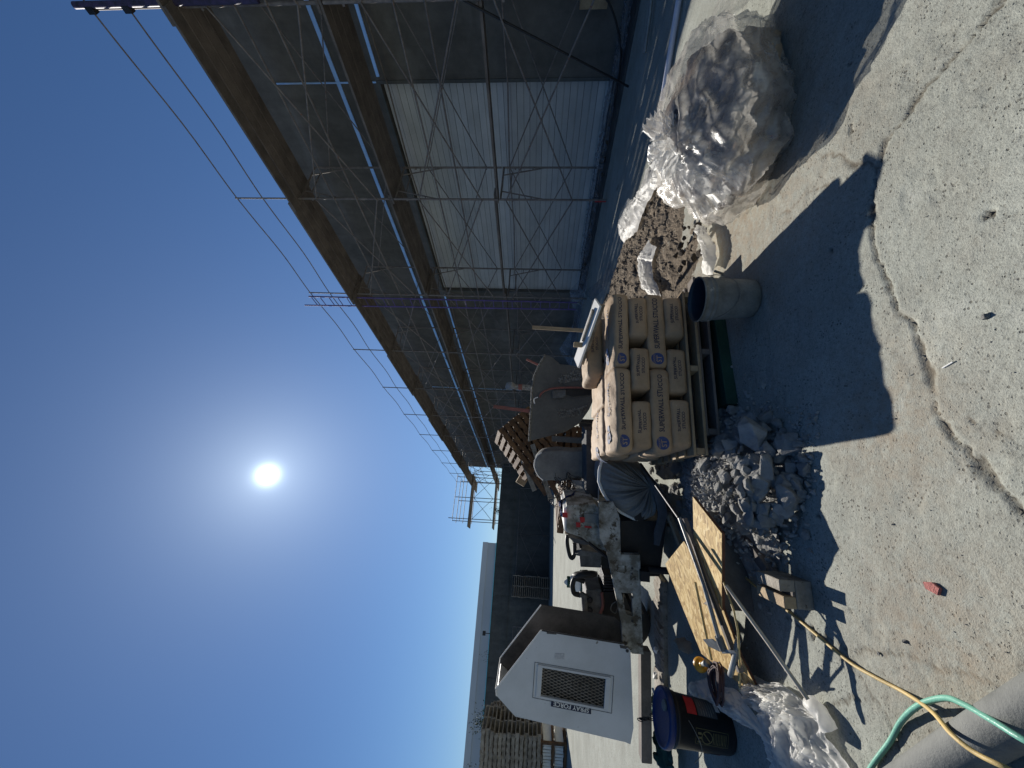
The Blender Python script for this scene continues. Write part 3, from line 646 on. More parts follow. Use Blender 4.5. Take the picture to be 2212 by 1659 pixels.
def bagfun(seed, a, b, c, tap=.0):
    def f(x, y, z, proud=0):
        n8 = (abs(x)**11+abs(y)**11)**(1/11); m_ = max(abs(x), abs(y)); k = (m_/n8) if n8 > 1e-6 else 1
        X, Y_ = x*k, y*k
        edge = max(abs(X), abs(Y_)*.97)
        th_ = 1-.13*edge**9
        if z > 0 and tap: th_ = 1-tap*abs(Y_)**2.4
        pin = 1-.03*abs(z)**5
        p = Vector((X*a*pin, Y_*b*pin, z*c*th_))
        q = Vector((p.x*9+seed*7.3, p.y*9, p.z*9))
        wr = noise.noise(q)*.010+noise.noise(q*2.2)*.005+max(0, ridge(q*Vector((1.2, 2.8, 2)).x*.0+q*1.7)-.7)*.008
        p += Vector((noise.noise(q+Vector((3, 0, 0)))*.006, noise.noise(q+Vector((0, 7, 0)))*.006, wr*(1 if z > 0 else .3)))
        fine = noise.noise(Vector((p.x*16+seed, p.y*55, p.z*20)))*.0035+max(0, .25-abs(noise.noise(Vector((p.x*7+seed, p.y*26, 0)))))*.014
        if z > .8: p.z += fine
        d = Vector((0, 0, 0))
        if y < -.98: d.y -= proud
        elif z > .98: d.z += proud
        elif x < -.98: d.x -= proud
        return p+d
    return f
def bag_mesh(f, nx=26, ny=18, nz=6):
    vs = {}; V_ = []; F_ = []
    def vid(x, y, z):
        k = (round(x, 4), round(y, 4), round(z, 4))
        if k not in vs: vs[k] = len(V_); V_.append(f(x, y, z))
        return vs[k]
    lin = lambda n: [-1+2*i/n for i in range(n+1)]
    X, Y_, Z = lin(nx), lin(ny), lin(nz)
    for i in range(nx):
        for j in range(ny):
            for z in (-1, 1): F_.append([vid(X[i], Y_[j], z), vid(X[i+1], Y_[j], z), vid(X[i+1], Y_[j+1], z), vid(X[i], Y_[j+1], z)])
    for i in range(nx):
        for k in range(nz):
            for y in (-1, 1): F_.append([vid(X[i], y, Z[k]), vid(X[i+1], y, Z[k]), vid(X[i+1], y, Z[k+1]), vid(X[i], y, Z[k+1])])
    for j in range(ny):
        for k in range(nz):
            for x in (-1, 1): F_.append([vid(x, Y_[j], Z[k]), vid(x, Y_[j+1], Z[k]), vid(x, Y_[j+1], Z[k+1]), vid(x, Y_[j], Z[k+1])])
    return V_, F_
_tc = {}
def text_geo(s, size):
    if (s, size) in _tc: return _tc[(s, size)]
    cu = bpy.data.curves.new('t', 'FONT'); cu.body = s; cu.size = size; cu.align_x = 'CENTER'; cu.align_y = 'CENTER'; cu.resolution_u = 3; cu.offset = size*.014
    o = bpy.data.objects.new('t', cu); C.objects.link(o); bpy.context.view_layer.update()
    dg = bpy.context.evaluated_depsgraph_get(); me = bpy.data.meshes.new_from_object(o.evaluated_get(dg))
    V_ = [v.co.copy() for v in me.vertices]; F_ = [list(p.vertices) for p in me.polygons]
    bpy.data.objects.remove(o); bpy.data.curves.remove(cu); bpy.data.meshes.remove(me)
    _tc[(s, size)] = (V_, F_); return V_, F_
def disc_geo(rx, ry, cx=0, cy=0, n=28):
    V_ = [Vector((cx+rx*q*math.cos(6.2832*k/n), cy+ry*q*math.sin(6.2832*k/n), 0)) for q in (.001, .33, .66, 1) for k in range(n)]
    return V_, [[i*n+k, i*n+(k+1) % n, (i+1)*n+(k+1) % n, (i+1)*n+k] for i in range(3) for k in range(n)]
def shift(g_, dx, dy): return [v+Vector((dx, dy, 0)) for v in g_[0]], g_[1]
def sx_(g_, k): return [Vector((v.x*k, v.y, 0)) for v in g_[0]], g_[1]
bag_n = 0
def bag(c, ang, a, b, h, lab, tap=0, side=None, end=False, top=False, tilt=0, roll=0, grp='stucco bags on the pallet stack'):
    """a,b,h half sizes; 'side' = local -y face printed"""
    global bag_n; bag_n += 1
    f = bagfun(bag_n*1.7, a, b, h, tap); t_ = bpy.data.objects.new('stucco_bag', None); C.objects.link(t_)
    t_.location = Vector(c); t_.rotation_euler = (roll, tilt, ang); tag(t_, lab, 'bag', grp)
    V_, F_ = bag_mesh(f); me = bpy.data.meshes.new('paper_sack'); me.from_pydata(V_, [], F_)
    me.polygons.foreach_set('use_smooth', [True]*len(F_))
    bm = bmesh.new(); bm.from_mesh(me); bmesh.ops.recalc_face_normals(bm, faces=bm.faces); bm.to_mesh(me); bm.free()
    o = link('paper_sack', me, mt['paper'], t_)
    def put(geo, mat, nm, face, pr=.003):
        if face == 'side': vs = [f(v.x/a, -1, v.y/h, pr) for v in geo[0]]
        elif face == 'top': vs = [f(v.x/a, v.y/b, 1, pr) for v in geo[0]]
        me_ = bpy.data.meshes.new(nm); me_.from_pydata(vs, [], geo[1]); me_.update(); return link(nm, me_, mt[mat], t_)
    if side == 'long':
        put(shift(sx_(text_geo('SUPERWALL STUCCO', .060), .78), .055, 0), 'ink', 'printed_name', 'side')
        put(disc_geo(.052, .052, -.262, .0), 'inkblue', 'round_logo', 'side')
        put(shift(sx_(text_geo('ST', .06), .9), -.262, -.012), 'paper', 'logo_letters', 'side', .0055)
        put(shift(text_geo('STUCCO', .02), -.262, .028), 'paper', 'logo_letters', 'side', .0055)
    if side == 'end':
        put(shift(sx_(text_geo('SUPERWALL', .036), .92), .02, .018), 'ink', 'printed_name', 'side')
        put(shift(sx_(text_geo('STUCCO', .036), .92), .02, -.022), 'ink', 'printed_name', 'side')
    if top:
        put(disc_geo(.075, .055, -.2, -.07), 'inkfade', 'faded_logo', 'top', .006)
        put(shift(text_geo('ST', .075), -.2, -.08), 'paper', 'logo_letters', 'top', .009)
        put(shift(sx_(text_geo('SUPERWALL', .06), .9), .1, -.09), 'inkfade', 'faded_name', 'top', .006)
    return t_
Z0 = .335; BH = .143; TW = 1.29
rowE = ['left', 'middle', 'right']
for L in range(4):
    zc = Z0+BH*(L+.5); nm = ['bottom', 'second', 'third', 'top'][L]
    if L % 2 == 0:
        for k in range(3):
            w_ = TW/3; bag(ST(w_*(k+.5)+rnd.uniform(-.008, .008), .35-.02+rnd.uniform(-.02, .015), zc), ANG+rnd.uniform(-.05, .05), w_/2-.024-.008*rnd.random(), .345, BH/2+.002,
                'stucco bag end in the %s layer, %s of three' % (nm, rowE[k]), side='end')
        for k in range(2): bag(ST(TW/4*(1+2*k), .70+.2, zc), ANG+rnd.uniform(-.02, .02), TW/4-.008, .2, BH/2+.002, 'stucco bag at the back of the %s layer, %s one' % (nm, ('left', 'right')[k]))
    else:
        for k in range(2):
            bag(ST(TW/4*(1+2*k)+(-.01, .012)[k], .22+(.0 if k else -.012), zc+(.004 if L == 3 else 0)), ANG+rnd.uniform(-.015, .015), TW/4+.012, .225, BH/2+.003,
                'stucco bag lying lengthwise at the front of the %s layer, %s of two' % (nm, ('left', 'right')[k]), side='long', top=(L == 3), tap=.5 if L == 3 else .1)
        for k in range(3): w_ = TW/3; bag(ST(w_*(k+.5), .46+.32, zc), ANG+rnd.uniform(-.03, .03), w_/2-.002, .35, BH/2+.004, 'stucco bag across the back of the %s layer, %s of three' % (nm, rowE[k]), top=(k != 1 and L == 3))
bag(ST(.98, .62, Z0+BH*4+.07), ANG+R(4), .3, .2, .072, 'single stucco bag lying on top of the stack under the white board', side='end')
# white float with handle resting on the top bag
pA, pB = PY(1292, 653, 3.27), PY(1246, 785, 3.6)
fl_ = thing('long_float', 'weathered white board with a small block handle lying on the highest stucco bag', 'board', pA.lerp(pB, .5))
MB().bar(pA, pB, .16, .018, (0, -.2, 1)).build('blade', mt['white'], fl_, .002)
MB().bar(pA+Vector((0, .07, -.035)), pB+Vector((0, .07, -.035)), .02, .075, (0, -.2, 1)).build('flange', mt['greywood'], fl_, .002)
MB().bar(pA.lerp(pB, .12)+Vector((0, 0, .018)), pA.lerp(pB, .6)+Vector((0, 0, .018)), .05, .02).build('rib', mt['greywood'], fl_, .002)
hq = pA.lerp(pB, .68); MB().bar(hq+Vector((0, 0, .01)), hq+Vector((.005, 0, .085)), .045, .03, (0, 1, 0)).build('handle', mt['wood'], fl_, .003)
o = MB().bar(PY(1150, 707, 5.6), PY(1262, 714, 5.5), .05, .022, (0, 1, 0)).build('timber_stake', mt['wood']); tag(o, 'upright pale timber stake behind the bag stack right of the mixer', 'stake')

# ------------------------------------------------------------------ DUG EARTH STRIP
lp_ = [G(1545, 575), G(1540, 520), G(1530, 470), G(1500, 440), G(1470, 425), G(1440, 400), G(1445, 330), G(1450, 200)]
lp_ = [G(1470, 800), G(1480, 700), G(1530, 600), G(1545, 540), G(1530, 470), G(1505, 430), G(1480, 410), G(1470, 300), G(1500, 100)]
rp_ = [G(1290, 1000), G(1283, 820), G(1290, 680), G(1325, 590), G(1345, 520), G(1372, 470), G(1400, 400), G(1425, 300), G(1490, 50)]
nu, nv = 260, 130; l, r_ = resample(lp_, nu), resample(rp_, nu); vs = []
for i in range(nu):
    for j in range(nv):
        t = j/(nv-1); q = l[i].lerp(r_[i], t); e = min(1, 5*min(t, 1-t), 6*min(i/nu, 1-i/nu))
        s_ = Vector((q.x*2.2, q.y*2.2, 3)); h = .045+noise.noise(s_)*.06+noise.noise(s_*3)*.04+abs(noise.noise(s_*5))*.045+abs(noise.noise(Vector((s_.x*9, s_.y*20, 1))))*.035+abs(noise.noise(s_*32))*.016
        q = q+Vector((noise.noise(s_*4), noise.noise(s_*4+Vector((5, 0, 0))), 0))*.05
        hole = math.exp(-((q.x-G(1485, 475).x)**2+(q.y-G(1485, 475).y)**2)/.012)*.14
        vs.append(Vector((q.x, q.y, -.03+(h+.03)*e-hole*e*.5)))
o = MB().add(vs, [(i*nv+j, i*nv+j+1, (i+1)*nv+j+1, (i+1)*nv+j) for i in range(nu-1) for j in range(nv-1)], False).build('dug_earth', mt['earth']); struct(o, 'stuff')

# rocks
def rock_mesh(seed, flat=1.0, n=18):
    r_ = random.Random(seed); bm = bmesh.new()
    for k in range(n):
        v = Vector((r_.gauss(0, 1), r_.gauss(0, 1), r_.gauss(0, 1))).normalized()*r_.uniform(.75, 1.0)
        bm.verts.new((v.x*.5, v.y*.5*r_.uniform(.85, 1), v.z*.5*flat))
    rr = bmesh.ops.convex_hull(bm, input=bm.verts); bmesh.ops.delete(bm, geom=[g_ for g_ in rr['geom_interior'] if isinstance(g_, bmesh.types.BMVert)], context='VERTS')
    bmesh.ops.bevel(bm, geom=list(bm.edges), offset=.018, segments=1, affect='EDGES')
    bmesh.ops.triangulate(bm, faces=bm.faces); bmesh.ops.subdivide_edges(bm, edges=bm.edges, cuts=1, use_grid_fill=True)
    for v in bm.verts:
        q = v.co*5+Vector((seed*3.1, 0, 0)); v.co += v.co.normalized()*(noise.noise(q)*.05+noise.noise(q*3)*.025)
    me_ = bpy.data.meshes.new('rubble_chunk'); bm.to_mesh(me_); bm.free(); me_.materials.append(mt['rock']); return me_
rocks = [rock_mesh(k+3, (.55, .75, .9, .45, .65)[k % 5], 12+k) for k in range(10)]
def rock(x, y, z, s, lab, grp=None, me_=None, mat=None, sq=(1, 1, 1)):
    o = bpy.data.objects.new('rubble_chunk', me_ or rnd.choice(rocks)); C.objects.link(o); o.location = (x, y, z)
    o.rotation_euler = (rnd.uniform(-.7, .7), rnd.uniform(-.7, .7), rnd.uniform(0, 6.3)); o.scale = (s*sq[0], s*sq[1], s*sq[2])
    tag(o, lab, 'rubble', grp); return o
def heap_h(x, y):
    d_ = math.hypot((x+.72)/.66, (y-3.1)/.85); return max(0, .24*(1-d_**1.5))
big = [(1622, 935, .26, 'large flat-topped grey slab chunk at the edge of the bag stack shadow'), (1655, 1010, .2, 'wide pale chunk just left of the flat-topped slab'), (1575, 960, .17, 'grey chunk beside the lower pallet corner'),
       (1693, 1040, .13, 'angular chunk sticking out of the heap towards the camera'), (1700, 1075, .16, 'big rough crumbling chunk at the near edge of the rubble heap'), (1640, 1060, .13, 'rounded jagged chunk in the middle of the heap'),
       (1604, 1138, .12, 'isolated sunlit chunk beside the corner of the strand board'), (1480, 1030, .22, 'large tilted slab high on the rubble heap'), (1500, 1060, .2, 'long slab leaning under the strand board tip'),
       (1690, 960, .14, 'chunk with a sunlit corner near the shadow edge'), (1450, 1110, .13, 'dark rounded chunk under the poles left of the heap'), (1740, 1155, .065, 'small smooth stone in the strand board shadow'), (1715, 1118, .055, 'little dark stone between heap and board shadow'),
       (1742, 945, .04, 'small pebble of rubble by the bag shadow edge'), (1600, 1000, .12, 'flat grey chunk in the row behind the pale one')]
for X, Y, s, lab in big:
    h0 = heap_h(*G(X, Y).xy)*.8; p = G(X, Y, h0+s*.2); rock(p.x, p.y, p.z, s*1.15, lab)
placed = 0
while placed < 285:
    X, Y = rnd.uniform(1400, 1745), rnd.uniform(885, 1150)
    lim = 1450+ (1130-Y)*.0
    if X < 1535 and Y < 985-(X-1390)*.28: continue
    if X > 1700 and not (930 < Y < 1075): continue
    if (X-1400)/345 > 1.05-.45*abs((Y-1010)/150)**2.2: continue
    h0 = heap_h(*G(X, Y).xy); p = G(X, Y, h0); s = rnd.choice((.06, .08, .09, .11, .13, .16))*rnd.uniform(.75, 1.15)
    sz = 'small' if s < .075 else 'fist-sized' if s < .11 else 'large'
    wh = ('at the near edge of the rubble heap' if X > 1655 else 'on the crest of the rubble heap' if X > 1560 else 'high at the back of the rubble heap')+(' by the bag pallet' if Y < 960 else ' in the middle' if Y < 1050 else ' by the strand board')
    rock(p.x, p.y, h0*rnd.uniform(.6, 1)+s*.15, s, sz+' broken concrete chunk '+wh, 'concrete chunks in the rubble heap'); placed += 1
gr = MB(); hulls = []
for k in range(8):
    r_ = random.Random(k+50); bm = bmesh.new()
    for _ in range(9): v = Vector((r_.gauss(0, 1), r_.gauss(0, 1), r_.gauss(0, 1))).normalized()*r_.uniform(.7, 1); bm.verts.new((v.x, v.y, v.z*.7))
    bmesh.ops.convex_hull(bm, input=bm.verts); bm.verts.index_update(); hulls.append(([v.co.copy() for v in bm.verts], [[v.index for v in f.verts] for f in bm.faces])); bm.free()
def tet(c, s):
    m_ = eul(rnd.uniform(0, 6), rnd.uniform(0, 6), rnd.uniform(0, 6)); V_, F_ = rnd.choice(hulls); gr.add([c+m_ @ (v*s) for v in V_], F_)
for k in range(1900):
    x, y = rnd.gauss(-.66, .3), rnd.gauss(3.0, .5); 
    if y < 2.15: continue
    tet(Vector((x, y, heap_h(x, y)*.95+.003)), rnd.choice((.008, .012, .018, .026)))
for k in range(260):
    p = G(rnd.uniform(1500, 2200), rnd.uniform(0, 1650)); tet(p+Vector((0, 0, .001)), rnd.choice((.0015, .002, .003, .004)))
for k in range(60):
    p = G(rnd.uniform(1700, 1770), rnd.uniform(880, 1050)); tet(p+Vector((0, 0, .004)), rnd.uniform(.008, .02))
struct(gr.build('small_rubble', mt['rock']), 'stuff')
hb = MB(); n_ = 40; vs = []
for i in range(n_+1):
    for j in range(n_+1):
        x, y = -1.5+1.6*i/n_, 2.4+1.8*j/n_; vs.append(Vector((x, y, heap_h(x, y)*.9-.02+.03*noise.noise(Vector((x*12, y*12, 0))))))
hb.add(vs, [(i*(n_+1)+j, (i+1)*(n_+1)+j, (i+1)*(n_+1)+j+1, i*(n_+1)+j+1) for i in range(n_) for j in range(n_)]); struct(hb.build('rubble_fines', mt['rock']), 'stuff')
# clods on dug earth
for k in range(34):
    X, Y = rnd.uniform(1370, 1520), rnd.uniform(430, 610); p = G(X, Y, .05); s = rnd.uniform(.03, .11)
    o = rock(p.x, p.y, .05+s*.2, s, ('small' if s < .06 else 'large')+' dark clod of dug earth '+('close to the bucket' if X > 1460 else 'near the wall side')+(' by the plastic sack' if Y < 500 else ' by the bag stack'), 'clods on the dug earth'); o.name = 'earth_clod'; o['category'] = 'clod'
    o.material_slots[0].link = 'OBJECT'; o.material_slots[0].material = mt['clod']

# plastic scraps edging the earth
def sheet(lpx, rpx, z, nu, nv, amp, dome, freq, seed, lab, mat='pwhite', nm='plastic_scrap', cat='plastic sheet', z2=None, **kw):
    a = [G(x, y, z) for x, y in lpx]; b = [G(x, y, z if z2 is None else z2) for x, y in rpx]
    o = ribbon(a, b, nu, nv, amp, dome, freq, seed, **kw).build(nm, mt[mat]); tag(o, lab, cat); return o
sheet([(1348, 525), (1378, 500), (1392, 455), (1410, 420), (1425, 380), (1418, 350)], [(1336, 500), (1340, 470), (1356, 432), (1378, 428), (1390, 405), (1398, 362)], .1, 90, 26, .05, .06, 6, 2, 'crumpled white plastic strip along the far edge of the dug earth')
sheet([(1430, 352), (1412, 380), (1410, 400)], [(1445, 362), (1440, 385), (1418, 410)], .08, 30, 14, .05, .05, 12, 3, 'white plastic scrap between the plastic sack and the earth')
sheet([(1420, 535), (1408, 570), (1415, 600), (1430, 640)], [(1402, 520), (1382, 555), (1386, 600), (1404, 644)], .11, 70, 26, .045, .06, 6, 4, 'grey-white plastic sheet lying across the dug earth')
sheet([(1525, 490), (1545, 530), (1550, 560), (1540, 590)], [(1505, 480), (1525, 530), (1528, 565), (1520, 592)], .06, 60, 18, .035, .05, 7, 5, 'twisted pale plastic strip at the near edge of the earth beside the bucket')
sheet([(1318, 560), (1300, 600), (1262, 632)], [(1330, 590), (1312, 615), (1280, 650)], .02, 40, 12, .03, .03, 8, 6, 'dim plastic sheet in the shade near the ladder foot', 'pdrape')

# ------------------------------------------------------------------ CLEAR PLASTIC SACK
sk = thing('plastic_sack', 'large clear plastic sack stuffed with old paper bags and debris tied in a bright tuft', 'plastic bag', (2.02, 2.92, 0))
ctr = Vector((1.91, 2.84, .27))
def blob(rx, ry, rz, fn, nu=110, nv=64, pinch=None, c=ctr, rot=0.):
    vs = []; m_ = rotz(rot)
    for i in range(nv+1):
        ph = math.pi*i/nv
        for j in range(nu):
            th_ = 2*math.pi*j/nu; d = Vector((math.sin(ph)*math.cos(th_), math.sin(ph)*math.sin(th_), math.cos(ph)))
            k = fn(d); q = Vector((math.copysign(abs(d.x)**.85, d.x)*rx, math.copysign(abs(d.y)**.85, d.y)*ry, d.z*rz))*k
            q = c+m_ @ q; q.z = max(q.z, .006+.002*noise.noise(q*20)); vs.append(q)
    fs = [(i*nu+j, i*nu+(j+1) % nu, (i+1)*nu+(j+1) % nu, (i+1)*nu+j) for i in range(nv) for j in range(nu)]
    return MB().add(vs, fs, True)
knot = Vector((-.55, -.1, .8)).normalized()
def shellf(d):
    a = max(-1, min(1, d.dot(knot))); ang = math.acos(a)
    u = d.cross(knot); w_ = math.atan2(u.dot(Vector((0, 1, 0))), u.dot(Vector((1, 0, .3))))
    fold = math.sin(w_*11+4*noise.noise(d*2))*.016*math.exp(-ang*1.2)+abs(noise.noise(Vector((w_*3.2, ang*.9, 1))))*.13*math.exp(-ang*.6)
    q = d*3.1
    return 1+.16*noise.noise(d*1.7+Vector((4, 2, 1)))+max(0, .5-abs(noise.noise(q)))*.16-.05+max(0, .25-abs(noise.noise(q*2.2)))*.12+fold
blob(.67, .50, .39, shellf, 150, 84, rot=.35).build('plastic_film', mt['pclear'], sk)
blob(.53, .41, .32, lambda d: 1+.16*noise.noise(d*2.3)+.10*(.5-abs(noise.noise(d*5)))+.03*noise.noise(d*14), 90, 50, rot=.35).build('debris', mt['stuffing'], sk)
# paper bags visible through the film
for k, (off, ang, sz, roll) in enumerate((((-.33, -.2, -.06), .5, (.2, .17, .14), .15), ((.2, -.24, -.1), .3, (.24, .11, .12), .1), ((.05, -.08, .12), -.4, (.28, .2, .1), .25), ((.22, .05, .12), .9, (.2, .16, .09), -.2))):
    f = bagfun(40+k, *sz); V_, F_ = bag_mesh(f, 16, 12, 6); m_ = eul(roll, .15, ang)
    b = MB().add([ctr+Vector(off)+m_ @ (v*(1+.1*noise.noise(v*9))) for v in V_], F_, True); b.build('empty_paper_bag', mt[('paper', 'paper', 'stuffing', 'cloth')[k]], sk)
for s__, X, Y in (('SUPERWALL', 1648, 325), ('STUCCO', 1640, 336)):
    V_, F_ = text_geo(s__, .042); c = PY(X, Y, 2.42); MB().add([c+Vector((v.x*.8, -.0, v.y*.8-.5*v.x)) for v in V_], F_).build('printed_name', mt['ink'], sk)
MB().lathe(PY(1664, 305, 2.5), [(.0, .03), (.03, .025), (.033, 0), (.03, -.03), (0, -.035)], 14).build('red_can', mt['redhose'], sk)
# tuft: petals of crumpled film round the knot
kp = PY(1478, 318, 2.78)
r_ = random.Random(5)
petals = [(1405, 330, 2.9, .16), (1408, 262, 2.95, .17), (1425, 380, 2.85, .15), (1455, 250, 2.8, .14), (1500, 245, 2.7, .15), (1545, 262, 2.62, .16), (1600, 275, 2.55, .13), (1655, 300, 2.5, .09), (1560, 330, 2.6, .16), (1590, 360, 2.62, .15), (1530, 380, 2.7, .2), (1560, 440, 2.78, .22), (1500, 400, 2.85, .2), (1470, 375, 2.9, .17), (1530, 300, 2.6, .12), (1475, 225, 2.95, .12), (1590, 410, 2.6, .24), (1540, 452, 2.85, .2), (1620, 380, 2.5, .16)]
for k, (X, Y, y_, wd) in enumerate(petals):
    tip = PY(X, Y, y_); ax = (tip-kp); side = ax.cross(Vector((0, -1, .4))).normalized()
    nu, nv = 26, 22; vs = []
    for i in range(nu):
        u = i/(nu-1); c = kp+ax*u+Vector((0, -.05, .03))*math.sin(u*3)
        wv = wd*(.12+.88*math.sin(min(1, u*1.15)*math.pi*.62)**.8)
        for j in range(nv):
            v = (j/(nv-1)-.5)*2; q = c+side*v*wv*.62
            s_ = Vector((v*3.2+k*5, u*1.2, k)); n3 = (ridge(s_)**3*.05+ridge(s_*2.6)**3*.028+noise.noise(Vector((v*11, u*2.0, k*3)))*.018)*(.35+u)
            nrm = side.cross(ax).normalized(); q = q+nrm*(n3-v*v*wd*.25)+ax.normalized()*noise.noise(Vector((v*4, k, 2)))*.05*u
            q.z = max(q.z, .01); vs.append(q)
    MB().add(vs, [(i*nv+j, i*nv+j+1, (i+1)*nv+j+1, (i+1)*nv+j) for i in range(nu-1) for j in range(nv-1)], True).build('tuft_fold', mt['ptuft'], sk)
# tail of film running to the right
a = [PY(1560, 110, 2.9), PY(1575, 40, 2.85), PY(1640, -10, 2.6), PY(1690, -60, 2.4)]; b = [PY(1490, 170, 3.2), PY(1520, 80, 3.3), PY(1545, 20, 3.3), PY(1570, -50, 3.3)]
ribbon(a, b, 50, 24, .03, .02, 5, 9).build('film_tail', mt['pclear'], sk)

# ------------------------------------------------------------------ BUCKETS
bk = thing('bucket', 'mortar-splashed five gallon bucket standing in the bag stack shadow', 'bucket', (.665, 2.83, 0))
M_ = Matrix.Rotation(R(-2), 3, 'Y'); c0 = (.665, 2.83, 0)
prof = [(.0, .002), (.122, .004), (.131, .012), (.135, .05), (.143, .2), (.148, .29), (.149, .295), (.156, .297), (.156, .303), (.150, .306), (.150, .325), (.157, .327), (.157, .333), (.151, .336), (.152, .372), (.159, .374), (.16, .383), (.156, .386)]
MB().lathe(c0, prof, 48, M_).build('shell', mt['bucket'], bk)
MB().lathe(c0, [(.156, .386), (.149, .384), (.146, .36), (.14, .2), (.13, .02), (0, .015)], 48, M_).build('inside', mt['bucketin'], bk)
pts = [Vector(c0)+Vector((.16*math.cos(t), -.162*math.sin(t)-.0, .31-.15*math.sin(t))) for t in [math.pi*k/14 for k in range(15)]]
MB().tube(pts, .0028, 5).build('bail', mt['wire'], bk)
MB().tube([Vector(c0)+Vector((.165, -.03, .22)), Vector(c0)+Vector((.175, -.06, .29))], .009, 8).build('grip', mt['greywood'], bk)

bb = thing('black_bucket', 'black plastic bucket with a dented blue lid in front of the spray rig', 'bucket', (-2.5, 2.93, 0)); c0 = Vector((-2.5, 2.95, 0)); M2 = Matrix.Rotation(R(7), 3, 'Y')
MB().lathe(c0, [(0, .002), (.14, .004), (.146, .02), (.165, .4), (.172, .402), (.172, .42), (.166, .422), (.167, .45)], 48, M2).build('shell', mt['blackp'], bb)
MB().lathe(c0, [(.167, .442), (.184, .442), (.188, .452), (.188, .478), (.183, .49), (.174, .492), (.168, .482), (.15, .476), (0, .479)], 48, M2).build('lid', mt['bluelid'], bb)
MB().lathe(c0+M2 @ Vector((.1, -.02, .479)), [(.035, 0), (.035, .012), (.03, .016), (0, .016)], 20, M2).build('spout_cap', mt['bucket'], bb)
def wrap(a0, a1, z0, z1, r0, r1, mat, nm, pr=.0025, n=14):
    vs = []
    for k in range(n+1):
        a = R(a0+(a1-a0)*k/n)
        for z in (z0, z1): rr = r0+(r1-r0)*z/.4+pr; vs.append(c0+M2 @ Vector((rr*math.cos(a), rr*math.sin(a), z)))
    return MB().add(vs, [(2*k, 2*k+2, 2*k+3, 2*k+1) for k in range(n)], True).build(nm, mt[mat], bb)
wrap(-35, 10, .28, .35, .146, .165, 'red', 'red_label'); wrap(-35, 10, .13, .27, .146, .165, 'clothd', 'text_label')
for k in range(6): wrap(-33, 6, .15+.018*k, .155+.018*k, .146, .165, 'greywood', 'label_line', .004)
wrap(-18, 4, .1, .13, .146, .165, 'white', 'barcode_patch')
for a0, a1, z0, z1 in ((-95, -60, .07, .073), (-95, -60, .297, .3), (-95, -93.6, .07, .3), (-61.4, -60, .07, .3)): wrap(a0, a1, z0, z1, .146, .165, 'yprint', 'warning_border', .003)
for k in range(9): wrap(-91, -65, .085+.011*k, .0895+.011*k, .146, .165, 'yprint', 'warning_line', .003)
for k in range(3): wrap(-91+9*k, -86+9*k, .26, .285, .146, .165, 'yprint', 'warning_symbol', .003)
vs = []; fs = []
for k in range(25):
    t = 2*math.pi*k/24
    for q_ in (.034, .040):
        a = R(-78)+q_*math.cos(t)/.158; z = .22+q_*math.sin(t); rr = .146+.019*z/.4+.003; vs.append(c0+M2 @ Vector((rr*math.cos(a), rr*math.sin(a), z)))
MB().add(vs, [(2*k, 2*k+2, 2*k+3, 2*k+1) for k in range(24)]).build('prohibition_ring', mt['yprint'], bb)
vs = []
for t, wdt in ((-.036, .0), (.036, 0)):
    for e_ in (-.0025, .0025):
        a = R(-78)+(t*.7+e_)/.158; z = .22+t*.7-e_; rr = .146+.019*z/.4+.004; vs.append(c0+M2 @ Vector((rr*math.cos(a), rr*math.sin(a), z)))
MB().add(vs, [(0, 1, 3, 2)]).build('prohibition_slash', mt['yprint'], bb)
wrap(-160, -135, .14, .19, .146, .165, 'white', 'white_sticker'); wrap(-160, -135, .1, .14, .146, .165, 'bluelid', 'blue_sticker'); wrap(-160, -135, .07, .1, .146, .165, 'red', 'red_sticker')
MB().tube(smoothpath([c0+Vector((.17, -.05, .36)), c0+Vector((.12, -.17, .31)), c0+Vector((.02, -.21, .27)), c0+Vector((-.08, -.2, .31))]), .003, 5).build('bail', mt['wire'], bb)

# ------------------------------------------------------------------ SPRAY RIG (trailer, engine, hood)
YH = 3.6
rig = thing('stucco_spray_rig', 'dirty white stucco spray rig trailer with its white hood tipped open', 'spray machine', (-2.7, 3.9, 0))
def PP(pts, y): return [PY(a, b, y) for a, b in pts]
front = [(1071.9, 1489), (1169.9, 1362), (1345, 1391), (1362, 1405.8), (1368.5, 1572), (1362, 1608), (1350, 1603), (1113, 1547.7), (1073, 1503)]
FP = PP(front, YH); DEP = Vector((0, .42, 0))
hd = thing('x', 'x', 'x'); bpy.data.objects.remove(hd)
# front side panel with a hole for the mesh window
win4 = [(1172, 1441), (1308, 1465), (1304, 1529), (1168, 1502)]
W4 = PP(win4, YH)
def hole_panel(outer, hole, dv):
    bm = bmesh.new(); vo = [bm.verts.new(p) for p in outer]; vh = [bm.verts.new(p) for p in hole]
    es = [bm.edges.new((vo[i], vo[(i+1) % len(vo)])) for i in range(len(vo))]+[bm.edges.new((vh[i], vh[(i+1) % len(vh)])) for i in range(len(vh))]
    bmesh.ops.triangle_fill(bm, edges=es, use_beauty=True)
    r_ = bmesh.ops.extrude_face_region(bm, geom=list(bm.faces)); bmesh.ops.translate(bm, verts=[v for v in r_['geom'] if isinstance(v, bmesh.types.BMVert)], vec=dv)
    bmesh.ops.recalc_face_normals(bm, faces=bm.faces)
    V_ = [v.co.copy() for v in bm.verts]; bm.verts.index_update(); F_ = [[v.index for v in f.verts] for f in bm.faces]; bm.free(); return MB().add(V_, F_)
hole_panel(FP, W4, Vector((0, .012, 0))).build('hood_side', mt['whitep'], rig)
MB().prism([p+DEP for p in FP], (0, .01, 0)).build('hood_far_side', mt['rustin'], rig)
sh = MB()
